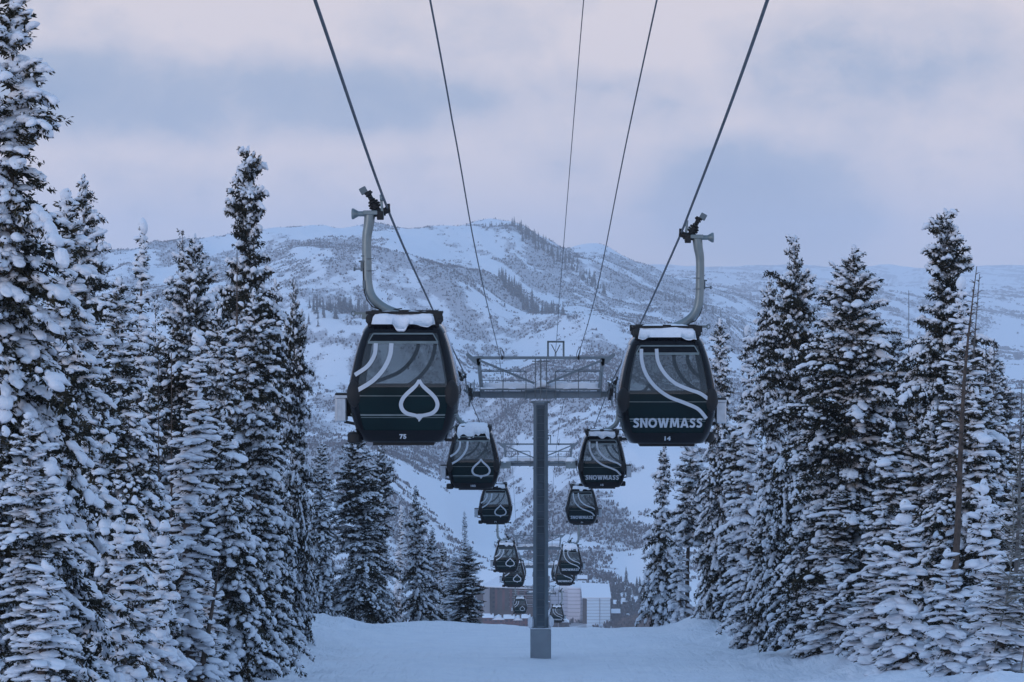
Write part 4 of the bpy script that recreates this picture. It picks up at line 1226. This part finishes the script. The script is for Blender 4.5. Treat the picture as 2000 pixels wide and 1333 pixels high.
for i, (cx, yb, s, side, num, lab) in enumerate(CAB):
    D = F/s; x = (cx-VX)/s; z = (HY-yb)/s
    o = cabin0 if i == 0 else copy_tree(cabin0)
    o.location = (x, D, z); o.rotation_euler = (0, 0, 0 if side < 0 else math.pi)
    tag(o, lab, 'gondola cabin', 'gondola cabins hanging from the lift ropes')
    if s > 30: number_part(o, num)
    sm_ = snow_meshes[(0, 1, 2, 3)[i % 4] if i < 4 else (i*3+1) % 4]
    so = bpy.data.objects.new('roof_snow', sm_); COL.objects.link(so); so.parent = o
    if side > 0: so.rotation_euler = (0, 0, math.pi)
    gx = x + side*.32
    grips[side].append((gx, D, z+GRIP_Z))

# ------------------------------------------------------------------ lift towers
def make_tower(name, cx, D, zc, zbase, label, snow_amt=1.0, base_h=1.3, tube_w=.59, half=2.53, catwalk_ends=False, sc=1.0, asym=0.0):
    """cx lateral centre, zc height of the cross beam's centre, zbase foot"""
    root = empty(name, (cx, D, zc)); tag(root, label, 'lift tower', 'lift towers')
    zb = zbase - zc
    # octagonal mast
    mb = MB(); n = 8; r = tube_w/2/math.cos(math.pi/8)
    top = -.30*sc
    vs = [(r*(1+(.08 if zz < -3 else 0))*math.cos(math.pi/8+k*math.pi/4), r*(1+(.08 if zz < -3 else 0))*math.sin(math.pi/8+k*math.pi/4), zz) for zz in (zb+.6, top) for k in range(8)]
    mb.add(vs, [(k, (k+1) % 8, 8+(k+1) % 8, 8+k) for k in range(8)]+[tuple(range(8, 16)), tuple(reversed(range(8)))])
    for zz in np.arange(zb+2.2, top-.5, 3.4): mb.tube([(0, 0, zz), (0, 0, zz+.07)], r*1.07, 8)
    mb.tube([(0, 0, top-.05), (0, 0, top+.03)], r*1.25, 16)
    mb.build('mast', M['tower'], root, angle=30)
    if base_h:
        mb = MB(); w = .425
        mb.box((0, 0, zb+base_h/2-.45), (2*w, 2*w, base_h+.9), bev=.05)
        mb.build('base_collar', M['concrete'], root)
        mb = MB(); mb.box((0, 0, zb+base_h+.012), (2*w-.02, 2*w-.02, .03), bev=.01)
        mb.build('collar_snow', M['snow_soft'], root)
        for s in (-1, 1):
            v, t_ = ico(3, 40+s, .35)
            m1_ = mesh_np('lump', v*np.array([.13, .2, .30])+np.array([s*.40, -.1, zb+base_h+.18]), tris=t_)
            link_mesh('snow_lump', m1_, M['snow_soft'], root)
    mb = MB(); mb.box((0, -tube_w/2-.035, (zb+base_h+top)/2), (.36, .03, top-.25-zb-base_h)); mb.build('mast_dark_strip', M['dark_strip'], root, smooth=False)  # thin darker strip down the middle of the mast front, behind the ladder
    # ladder up the front
    mb = MB()
    yl = -tube_w/2-.10
    for s in (-1, 1): mb.bar((s*.155, yl, zb+base_h+.05), (s*.155, yl, top-.2), .028, .035)
    for zz in np.arange(zb+base_h+.3, top-.2, .30): mb.tube([(-.155, yl, zz), (.155, yl, zz)], .013, 6)
    for zz in np.arange(zb+base_h+1, top-.2, 2.0):
        for s in (-1, 1): mb.bar((s*.155, yl, zz), (s*.155, -tube_w/2+.02, zz), .03, .02)
    mb.build('ladder', M['galv_dark'], root)
    # cross beam
    H_ = half*sc
    mb = MB()
    mb.box((0, 0, 0), (2*H_, .30*sc, .27*sc), bev=.012)
    mb.box((0, 0, .02), (1.3*sc, .40*sc, .36*sc), bev=.02); mb.box((-.62*sc, 0, .02), (.06, .56*sc, .46*sc)); mb.box((.62*sc, 0, .02), (.06, .56*sc, .46*sc))
    mb.build('cross_beam', M['tower'], root)
    # catwalk planks in front of and behind the beam, with snow
    zw = .22*sc
    mb = MB()
    for k in range(2):
        y = (-.42, .46)[k]*sc
        mb.box((0, y, zw), (2*H_-.1, .44*sc, .035))
        mb.bar((-H_+.05, y-.22*sc, zw), (H_-.05, y-.22*sc, zw), .03, .06); 
    for q in np.linspace(-H_+.2, H_-.2, 7): mb.bar((q, -.62*sc, zw-.05), (q, .66*sc, zw-.05), .05, .05)
    mb.build('catwalk', M['galv_dark'], root)
    mb2 = []
    for sgn in (-1, 1):
        nx, ny = 40, 9
        U, Vv = np.meshgrid(np.linspace(0, 1, nx), np.linspace(-1, 1, ny), indexing='ij')
        X_ = sgn*(.30*sc+U*(H_-.45*sc)); Y_ = .46*sc+Vv*.25*sc
        ed = np.clip(1-np.abs(Vv)**4, 0, 1)**.5*np.clip(1-np.abs(2*U-1)**16, 0, 1)**.5
        Zt = zw+.02+.25*sc*snow_amt*ed*(.75+.6*fbm(X_*2.5, Y_*2, 3, 5+sgn))
        V_ = np.stack([X_, Y_, Zt], -1).reshape(-1, 3); id_ = np.arange(nx*ny).reshape(nx, ny)
        q_ = np.stack([id_[:-1, :-1], id_[1:, :-1], id_[1:, 1:], id_[:-1, 1:]], -1).reshape(-1, 4)
        link_mesh('snow_bank', mesh_np('snow_bank', V_, quads=q_), M['snow_soft'], root)
    v, t_ = ico(3, 71, .4)
    link_mesh('snow_heap', mesh_np('heap', v*np.array([.30, .30, .26])*sc+np.array([.02, .28, .36])*sc, tris=t_), M['snow_soft'], root)
    for q in (-.8, -.45, .42, .85, -.95) :
        v, t_ = ico(2, int(70+q*10), .4)
        link_mesh('snow_patch', mesh_np('patch', v*np.array([.26*abs(q)+.05, .10, .05])*sc+np.array([q*H_, -.35*sc, zw+.03]), tris=t_), M['snow_soft'], root)
    # upper frame: posts, top beam, diagonals
    zt = 1.50*sc; hw = H_*1.0
    mb = MB()
    mb.bar((-hw-.15*sc, .1, zt), (hw+.15*sc, .1, zt), .14*sc, .12*sc)
    mb.build('top_beam', M['tower'], root)
    for s in (-1, 1):
        mb = MB()
        mb.bar((s*(H_-.12*sc), .1, .14*sc), (s*(H_+.02*sc), .1, zt-.02), .20*sc, .16*sc)
        mb.build('post', M['tower'], root)
        mb = MB()
        mb.bar((s*(H_-.02*sc), .02, zt-.10*sc), (s*.26*sc, .02, .46*sc), .10*sc, .09*sc)
        mb.build('diagonal_brace', M['tower'], root)
        mb = MB()      # lifting horn with two eyes
        a = (s*(hw-.10*sc), .1, zt-.14*sc); 
        pr = [(s*(hw-.15*sc), zt+.08*sc), (s*(hw+.25*sc), zt+.06*sc), (s*(hw+.42*sc), zt+.20*sc), (s*(hw+.53*sc), zt+.18*sc), (s*(hw+.52*sc), zt+.08*sc), (s*(hw+.20*sc), zt-.22*sc), (s*(hw-.02*sc), zt-.34*sc)]
        if s < 0: pr = pr[::-1]
        n_ = len(pr)
        mb.add([(x, yy, z) for yy in (.0, .03) for x, z in pr], [tuple(range(n_)), tuple(reversed(range(n_, 2*n_)))]+[(i, i+n_, (i+1) % n_+n_, (i+1) % n_) for i in range(n_)])
        mb.build('lifting_horn', M['tower'], root, smooth=False)
    # railings
    for s in (-1, 1):
        mb = MB(); x0, x1 = s*.30*sc if s > 0 else s*.30*sc, s*(H_-.06*sc); y = -.64*sc
        x0 = s*.60*sc
        zr = zw+.80*sc
        mb.tube([(x0, y, zw-.3*sc), (x0, y, zr-.10*sc), (x0+s*.10*sc, y, zr), (x1-s*.10*sc, y, zr), (x1, y, zr-.10*sc), (x1, y, zw-.3*sc)], .020, 6)
        mb.tube([(x0, y, zw+.38*sc), (x1, y, zw+.38*sc)], .016, 6)
        xm = (x0+x1)/2; mb.tube([(xm, y, zw-.3*sc), (xm, y, zr)], .020, 6)
        y2 = .72*sc
        mb.tube([(x0, y2, zw+.7*sc), (x1, y2, zw+.7*sc)], .018, 6); mb.tube([(x0, y2, zw), (x0, y2, zw+.7*sc)], .018, 6)
        mb.build('railing', M['galv_dark'], root)
    mb = MB()
    for x in (-.22, 0.0, .24): mb.tube([(x*sc, -.66*sc, -.1), (x*sc, -.60*sc, zt)], .022 if x else .03, 6)
    mb.bar((-.35*sc, .1, zt-.14*sc), (.35*sc, .1, zt-.14*sc), .04)
    mb.build('centre_pole', M['galv_dark'], root)
    # small gantry on the top beam
    mb = MB(); gx, gw, gh = .62*sc, .32*sc, .66*sc
    for s in (-1, 1): mb.bar((gx+s*gw, .1, zt-.06), (gx+s*gw, .1, zt+gh), .075*sc)
    mb.bar((gx-gw-.035*sc, .1, zt+gh), (gx+gw+.035*sc, .1, zt+gh), .075*sc)
    mb.build('gantry', M['galv_dark'], root)
    mb = MB()
    for s in (-1, 1): mb.tube([(gx+s*gw*.55, .02, zt+gh-.12*sc), (gx, .02, zt+.20*sc)], .018, 5)
    mb.tube([(gx, .02, zt+.22*sc), (gx, .02, zt+.06)], .02, 5)
    mb.build('cable_clamp', M['rubber'], root)
    # rope loops on the top beam
    for s, tx in ((-1, -1.58), (1, 1.55)):
        mb = MB()
        lp = [(tx*sc+.06*math.cos(a)*sc+.05*s*math.sin(a), -.02, zt+.22*sc+.19*math.sin(a)*sc) for a in np.linspace(0, 6.283, 18)]
        mb.tube(lp, .014, 5, cap=False); mb.tube([(tx*sc, -.02, zt-.08), (tx*sc, -.02, zt+.1)], .035, 6)
        mb.build('rope_loop', M['rubber'], root)
    # sheave trains at both ends: side plates and wheels
    for s in (-1, 1):
        xs_ = s*(2.86*sc)
        tr_ = MB()
        slope = -.10
        for k in (-1, 1):
            tr_.bar((xs_+k*.085, -1.6*sc, .08-1.6*sc*slope*-1*-1), (xs_+k*.085, 1.6*sc, .08+1.6*sc*slope), .025, .16)
        tr_.box((xs_-s*.22, 0, .02), (.36, .30, .22)); tr_.box((xs_-s*.10, -.3, .22), (.03, .5, .62)); tr_.box((xs_-s*.16, -.5, .25), (.03, .1, .75))
        so = tr_.build('sheave_train', M['galv_dark'], root)
        for k in range(6):
            yy = (-1.4+k*.56)*sc
            w_ = MB(); zc_ = .02+yy*slope
            w_.tube([(xs_-.06, yy, zc_), (xs_-.05, yy, zc_), (xs_-.02, yy, zc_), (xs_+.02, yy, zc_), (xs_+.05, yy, zc_), (xs_+.06, yy, zc_)], [.12, .20, .17, .17, .20, .12], 18)
            w_.build('sheave', M['rubber'], so)
        # catcher arms
        mb = MB(); mb.bar((xs_+s*.10, -1.3, .45), (xs_+s*.02, -1.1, -.15), .05); mb.bar((xs_-s*.02, -.8, .50), (xs_+s*.05, -.7, -.45), .05)
        mb.tube([(xs_+s*.10, -1.6, .15), (xs_+s*.24, -1.7, .25)], .05, 8)
        mb.build('rope_catcher', M['galv_dark'], root)
        if catwalk_ends:
            mb = MB(); mb.box((s*2.45*sc, -.5, .1), (.75, 1.0, .06)); mb.box((s*2.45*sc, -.98, .0), (.75, .05, .5)); mb.box((s*2.82*sc, -.5, 0), (.05, 1.0, .5)); mb.box((s*2.10*sc, -.5, 0), (.05, 1.0, .5))
            mb.build('side_platform', M['galv'], root)
            v, t_ = ico(3, 90+s, .3)
            link_mesh('platform_snow', mesh_np('cap', v*np.array([.36, .5, .34])+np.array([s*2.45*sc, -.5, .2]), tris=t_), M['snow_soft'], root)
    return root
t1x = (1056-VX)/47.7; D1 = F/47.7
make_tower('lift_tower', t1x, D1, (HY-771)/47.7, gz(t1x, D1)-.05, 'nearest lift tower, its grey mast and box foot standing alone on the piste', base_h=1.28)
tow = [(1051, 907, 27.3, 'second lift tower, its snowy catwalk showing behind the near mast', .95, True),
       (1052, 1072, 18.0, 'third lift tower, small stacked beams halfway down behind the near mast', .95, False),
       (1054, 1108, 15.2, 'fourth lift tower, tiny beams just under the third one', .95, False),
       (1056, 1160, 10.5, 'farthest lift tower, tiny beams in front of the village', .95, False)]
for (px_, py_, s_, lb, sc_t, ce) in tow:
    d_ = F/s_; x_ = (px_-VX)/s_; z_ = (HY-py_)/s_
    make_tower('lift_tower', x_, d_, z_, min(gz(x_, d_), z_-8), lb, base_h=0.6, sc=sc_t, catwalk_ends=ce)

# ------------------------------------------------------------------ ropes
def rope(name, pts, r, label, cat='cable', group=None, n=160, sides=8):
    p = np.array(sorted(pts, key=lambda q: q[1]), dtype=float)
    d = np.concatenate([np.geomspace(p[0, 1], p[-1, 1], n), p[:, 1]]); d = np.unique(np.round(d, 2))
    x = np.interp(d, p[:, 1], p[:, 0]); z = pchip(d, p[:, 1], p[:, 2])
    mb = MB(); mb.tube(list(zip(x, d, z)), r, sides)
    o = mb.build(name, M['cable'], None); tag(o, label, cat, group)
    return o
def K(px, py, s): return ((px-VX)/s, F/s, (HY-py)/s)
lx = lambda x, D: x
Lp = [K(500, -330, 205), K(615, 0, 161.4)] + [g_ for g_ in grips[-1]] + [K(845, 605, 73.5), K(912, 765, 47.7)] + [(-2.62+.38, 470, -50.5), (-2.3, 900, -118), (-2.3, 1600, -196)]
Rp = [K(1600, -260, 190), K(1499, 0, 160.0)] + [g_ for g_ in grips[1]] + [K(1250, 634, 70.0), K(1187, 765, 47.7)] + [(3.2, 470, -50.5), (3.2, 900, -118), (3.2, 1600, -196)]
def clean(pts):
    pts = sorted(pts, key=lambda q: q[1]); out = [pts[0]]
    for p in pts[1:]:
        if p[1]-out[-1][1] > 4 and p[2] < out[-1][2]: out.append(p)
    return out
rope('haul_rope', clean(Lp), .024, 'thick steel haul rope carrying the left line of cabins', 'cable')
rope('haul_rope', clean(Rp), .024, 'thick steel haul rope carrying the right line of cabins', 'cable')
rope('signal_cable', [K(790, -320, 205), K(840, 0, 151), K(883, 235, 115), K(927, 480, 84), K(975, 693, 47.7), (-1.5, 150, -5.4), (-1.5, 203.5, -10.9), (-1.5, 305, -26.8), (-1.5, 365, -34.5), (-1.2, 529, -55), (-1.2, 1500, -190)], .014, 'thin cable left of the near mast, running down between the two haul ropes')
rope('signal_cable', [K(1352, -300, 160), K(1283, 0, 126), K(1225, 270, 96), K(1165, 570, 65), K(1130, 693, 47.7), (1.9, 150, -5.4), (1.9, 203.5, -10.9), (1.9, 305, -26.8), (1.9, 365, -34.5), (1.9, 529, -55), (1.9, 1500, -190)], .014, 'thin cable right of the near mast, tied to its top beam by a loop')
rope('signal_cable', [K(1152, -160, 118), K(1140, 0, 103), K(1125, 180, 88), K(1108, 390, 71), K(1092, 590, 55), K(1086.5, 672, 47.7), (1.0, 150, -5.2), (1.0, 203.5, -10.6), (1.0, 305, -26.4), (1.0, 365, -34.2), (1.0, 529, -54.8)], .010, 'thinnest cable, running to the small gantry on top of the near tower')
# ice clots on the thin cables
# ------------------------------------------------------------------ the village in the valley
M['brick'] = simple('brown_brick', (0.070, 0.042, 0.040), .85, 0, .35, .15, .2)
M['brick_red'] = simple('red_brick', (0.12, 0.04, 0.04), .85, 0, .3, .2, .2)
M['stone_wall'] = simple('pale_stucco', (0.26, 0.25, 0.27), .8, 0, .12, .2)
M['window_dark'] = simple('dark_window', (0.015, 0.018, 0.03), .25, 0, .4, .5)
M['wood_dark'] = simple('dark_timber', (0.06, 0.045, 0.045), .8, 0, .3, .4)
# white sheeting with seams
def wrap_mat(name, c, f):
    m, t, b = mat_new(name); setp(b, Roughness=.55)
    co = N(t, 'ShaderNodeTexCoord').outputs['Object']
    w = N(t, 'ShaderNodeTexWave'); w.bands_direction = 'Z'; w.inputs['Scale'].default_value = f; w.inputs['Distortion'].default_value = .6; w.inputs['Detail'].default_value = 1
    Lk(t, co, w.inputs['Vector'])
    Lk(t, mixc(t, mth(t, 'POWER', w.outputs['Fac'], 8.0), c, tuple(q*.62 for q in c)), b.inputs['Base Color'])
    return m
M['wrap'] = wrap_mat('white_sheeting', (0.78, 0.74, 0.80), .13)
M['wrap_blue'] = wrap_mat('blue_white_sheeting', (0.66, 0.78, 0.88), .16)
def roof_prism(mb, x0, x1, y0, y1, z, h, axis='x', over=.6):
    x0 -= over; x1 += over; y0 -= over; y1 += over
    if axis == 'x':
        ym = (y0+y1)/2
        v = [(x0,y0,z),(x1,y0,z),(x1,y1,z),(x0,y1,z),(x0,ym,z+h),(x1,ym,z+h)]
        f = [(0,1,5,4),(2,3,4,5),(1,2,5),(3,0,4),(3,2,1,0)]
    else:
        xm = (x0+x1)/2
        v = [(x0,y0,z),(x1,y0,z),(x1,y1,z),(x0,y1,z),(xm,y0,z+h),(xm,y1,z+h)]
        f = [(1,2,5,4),(3,0,4,5),(0,1,4),(2,3,5),(3,2,1,0)]
    mb.add(v, f)
def vil(px, py, D):
    return P(px, py, D)
def building(name, px0, px1, pyt, pyb, D, depth, wall, label, cat='building', rot=0.0, roofh=2.5, axis='x', floors=3, bays=5, win=True, extra=None):
    x0, _, zt = vil(px0, pyt, D); x1, _, zb = vil(px1, pyb, D)
    cx = (x0+x1)/2; W = x1-x0; H = zt-zb
    root = empty(name, (cx, D, zb), rot); tag(root, label, cat)
    mb = MB(); mb.box((0, depth/2, H/2-4), (W, depth, H+8)); mb.build('wall', wall, root, smooth=False)
    mb = MB()
    if roofh > 0: roof_prism(mb, -W/2, W/2, 0, depth, H+.01, roofh, axis)
    else: mb.box((0, depth/2, H+.25), (W+.8, depth+.8, .5))
    mb.build('snow_roof', M['snow_soft'], root, smooth=False)
    if win:
        fh = H/floors; bw = W/bays
        for i in range(floors):
            for j in range(bays):
                mb = MB(); mb.box((-W/2+bw*(j+.5), -.06, fh*(i+.55)), (bw*.45, .16, fh*.42)); mb.build('window', M['window_dark'], root, smooth=False)
    return root, W, H
# brown hotel: a long block with a gabled left wing and a recessed dark bay
r, W, H = building('hotel', 941, 1052, 1146, 1190, 1780, 42, M['brick'], 'long brown brick hotel with a sloping snow roof, left of the near mast', roofh=0, floors=5, bays=12)
mb = MB()
mb.add([(-W/2-1, -1.5, H+.5), (W/2+1, -1.5, H-1.0), (W/2+1, 44, H+1.0), (-W/2-1, 44, H+6.5), (-W/2+14, 20, H+6.5)], [(0, 1, 2, 4), (0, 4, 3), (4, 2, 3)])
mb.add([(-W/2-1, -1.5, H-.1), (W/2+1, -1.5, H-1.6), (W/2+1, -1.45, H-1.0), (-W/2-1, -1.45, H+.5)], [(0, 1, 2, 3)])
mb.build('sloping_snow_roof', M['snow_soft'], r, smooth=False)
mb = MB(); mb.box((-W/2+3, -3, H/2-3.2), (4, 6, H+5)); mb.build('left_wing', M['stone_wall'], r, smooth=False)
mb = MB(); mb.box((-W/2+13, -.4, H/2-1.6), (8, 1.2, H-2)); mb.build('dark_bay', M['wood_dark'], r, smooth=False)
for k in range(5):
    mb = MB(); mb.box((-W/2+9+k*4.6, -1.2, H*.5-1), (1.5, 1.4, H-1.6)); mb.build('pier', M['brick_red'], r, smooth=False)
for k in range(5):
    mb = MB(); mb.box((W/2-W*.30, -.5, 1.6+k*2.9), (W*.58, .8, .30)); mb.build('floor_band', M['stone_wall'], r, smooth=False)
for k in range(4):
    mb = MB(); mb.box((W/2-8, -1.9, 3.0+k*2.9), (15, 2.0, .35)); mb.build('balcony', M['stone_wall'], r, smooth=False)
building('gatehouse', 928, 962, 1137, 1150, 1840, 18, M['wood_dark'], 'small dark building with a low snowy gable above the left end of the brown hotel', roofh=3.5, floors=1, bays=3)
# wrapped building
r, W, H = building('wrapped_building', 1076, 1138, 1152, 1214, 1800, 40, M['wrap'], 'big building wrapped in pinkish white sheeting, left half of the construction site', roofh=3.2, axis='y', win=False)
for q in (.24, .78):
    mb = MB(); mb.box((-W/2+W*q, -.15, H/2-1), (.35, .3, H+2)); mb.build('seam', M['stone_wall'], r, smooth=False)
mb = MB(); mb.box((W/2-5.5, -1.5, H/2+.6), (8, 3, H+1.2)); mb.build('stair_tower', M['wrap'], r, smooth=False)
r, W, H = building('wrapped_wing', 1146, 1192, 1169, 1214, 1760, 44, M['wrap_blue'], 'taller-looking wing wrapped in bluish white sheeting, right half of the construction site', roofh=0, win=False)
mb = MB(); mb.box((W*.05, -.12, H/2-1), (.3, .3, H+2)); mb.build('seam', M['stone_wall'], r, smooth=False)
mb = MB(); mb.box((-W/2-1.2, 1.5, H/2-1), (2.6, 3, H+1)); mb.build('dark_shaft', M['wood_dark'], r, smooth=False)
mb = MB(); mb.add([(-W/2-3, -.3, H+.6), (W/2+.6, -.3, H+.4), (W/2+.6, 46, H+4.2), (-W/2-3, 46, H+5.0)], [(0, 1, 2, 3)]); mb.add([(-W/2-3, -.3, H+.1), (W/2+.6, -.3, H-.1), (W/2+.6, -.3, H+.4), (-W/2-3, -.3, H+.6)], [(0, 1, 2, 3)])
mb.build('snow_sheet_roof', M['snow_soft'], r, smooth=False)
# row of red town houses
xs = [(944, 962, 1207), (963, 984, 1211), (985, 1003, 1209), (1004, 1019, 1212), (1020, 1034, 1208)]
names = ['left end red town house with a long flat snowy roof', 'red town house with two snowy gables, second of the row below the hotel', 'middle red town house of the row below the brown hotel', 'red town house with a snowy gable, right of the middle one', 'right end red town house beside the foot of the near mast']
for i, (a, b_, t_) in enumerate(xs):
    r, W, H = building('town_house', a, b_, t_, 1226, 1660, 12, M['brick_red'], names[i], 'house', roofh=1.8, axis='x' if i % 2 == 0 else 'y', floors=2, bays=2)
    mb = MB(); mb.box((W*.36, 5, H+1.4), (1.1, 1.1, 3.0)); mb.build('chimney', M['brick'], r, smooth=False)
for a, b_, t_, yb, d_, lb, wl in ((1076, 1090, 1214, 1228, 1640, 'low brown shed right of the near mast foot', 'brick'), (1091, 1110, 1216, 1230, 1650, 'low brown house with a white flat roof under the wrapped building', 'brick'),
        (1200, 1214, 1180, 1188, 1900, 'small dark chalet among the pines right of the wrapped wing', 'wood_dark'), (1216, 1232, 1176, 1185, 1930, 'gabled dark chalet further right among the pines', 'wood_dark'),
        (1128, 1146, 1131, 1139, 2080, 'dark-roofed house on the slope above the wrapped building', 'wood_dark'), (1196, 1210, 1198, 1204, 1790, 'low snowy house beside the curving road', 'wood_dark'),
        (1236, 1250, 1166, 1174, 2000, 'highest chalet on the right above the brown brush', 'wood_dark')):
    building('chalet', a, b_, t_, yb, d_, 10, M[wl], lb, 'house', roofh=2.2, axis='y' if a % 2 else 'x', floors=1, bays=2)

# village and hillside conifers: one small prototype, copied
def far_conifer(seed):
    r = np.random.RandomState(seed); vs = []; n = 0
    H = 10.; lv = 16; per = 9
    P_, T_ = [], []
    for i in range(lv):
        t = i/lv; z = .8+t*9.2; R = 2.0*(1-t)**.85*(.8+.4*r.rand())
        for k in range(per):
            a = r.rand()*6.283; L = R*(.6+.6*r.rand()); w = .35*L+.12
            c, s = math.cos(a), math.sin(a)
            P_ += [(0, 0, z+.5), (c*L-s*w, s*L+c*w, z-.35*L), (c*L*1.15, s*L*1.15, z-.5*L), (c*L+s*w, s*L-c*w, z-.35*L)]
    return mesh_np('fir', np.array(P_), quads=np.arange(len(P_)).reshape(-1, 4), smooth=False)
m, t, b = mat_new('frosted_fir'); setp(b, Roughness=.8)
n = tnoise(t, 1.3, 3, .6)
Lk(t, ramp(t, n, [(0.4, (0.02, 0.025, 0.03)), (0.56, (0.06, 0.065, 0.08)), (0.72, (0.5, 0.52, 0.56))]), b.inputs['Base Color'])
M['far_fir'] = m
FC = [far_conifer(s) for s in range(5)]
for q in FC: q.materials.append(m)
rf = random.Random(21)
cnt = 0
def far_tree(px, D, h, label, group):
    global cnt
    x = (px-VX)/F*D; z = gz(x, D)
    o = bpy.data.objects.new('fir_tree', FC[cnt % 5]); cnt += 1
    COL.objects.link(o); o.location = (x, D, z-.3); o.scale = (h/12.5, h/12.5, h/10.); o.rotation_euler = (0, 0, rf.random()*6)
    tag(o, label, 'fir', group)
for k in range(30):
    far_tree(rf.uniform(1192, 1268), rf.uniform(1850, 2060), rf.uniform(7, 15), 'small frosted fir among the chalets right of the wrapped building', 'village firs')
for k in range(20):
    far_tree(rf.uniform(925, 1150), rf.uniform(1600, 1650), rf.uniform(3, 6), 'small frosted fir among the town houses below the hotel', 'firs among the town houses')
# stands of firs on the mountain: ridge crest, the steep flank, the lower shelf at left
def fir_line(a, b_, D0, D1, n, h0, h1, label, group, jit=6):
    for k in range(n):
        f = rf.random(); px = a[0]+(b_[0]-a[0])*f+rf.gauss(0, jit); D = D0+(D1-D0)*f+rf.gauss(0, 25)
        far_tree(px, D, rf.uniform(h0, h1), label, group)
fir_line((948, 0), (1000, 0), 4745, 4745, 18, 5, 9, 'tiny fir on the top of the hazy main ridge', 'firs on the main ridge top', 8)
fir_line((1005, 0), (1180, 0), 4700, 4500, 95, 9, 19, 'tiny fir on the steep right shoulder of the main ridge', 'firs down the ridge shoulder', 8)
fir_line((975, 0), (1090, 0), 4150, 3950, 60, 14, 26, 'dark little fir in the band across the main mountain flank', 'firs across the mountain flank', 8)
fir_line((605, 0), (720, 0), 3300, 3360, 46, 9, 20, 'dark little fir on the low shelf at the left of the near left cabin', 'firs on the lower left shelf', 10)
fir_line((1300, 0), (1480, 0), 4600, 4500, 25, 12, 20, 'dark little fir on the right-hand ridge behind cabin 14', 'firs on the right-hand ridge', 12)
scatter_brush('valley_brush', 22000, (1150, 1420), (1560, 1760), (.25, .8), (1.2, 3.0), M['brush_brown'], 9, lambda x, d, px, py: np.exp(-((px-1290)/80)**2)*1.2 + .5*fbm(x/30, d/40, 3, 77)-.2, label='bare brown brush on the slope right of the village')
scatter_brush('village_brush', 3500, (900, 1270), (1640, 2100), (.35, .9), (1.5, 4.0), M['brush'], 10, lambda x, d, px, py: fbm(x/25, d/30, 3, 99)*1.3-.05, label='frosted leafless shrubs between the village buildings')
# ------------------------------------------------------------------ the cold air in between
mb = MB(); mb.box((0, 7200, -50), (22000, 15600, 760))
m = bpy.data.materials.new('valley_air'); m.use_nodes = True; t = m.node_tree; t.nodes.clear()
pv = N(t, 'ShaderNodeVolumePrincipled'); pv.inputs['Color'].default_value = (0.97, 0.96, 1.0, 1); pv.inputs['Density'].default_value = 9.5e-5; pv.inputs['Anisotropy'].default_value = 0.2
ou = N(t, 'ShaderNodeOutputMaterial'); Lk(t, pv.outputs[0], ou.inputs['Volume'])
hz = mb.build('haze', m, None, smooth=False); tag(hz, 'pale cold haze filling the valley air', 'haze', kind='stuff')
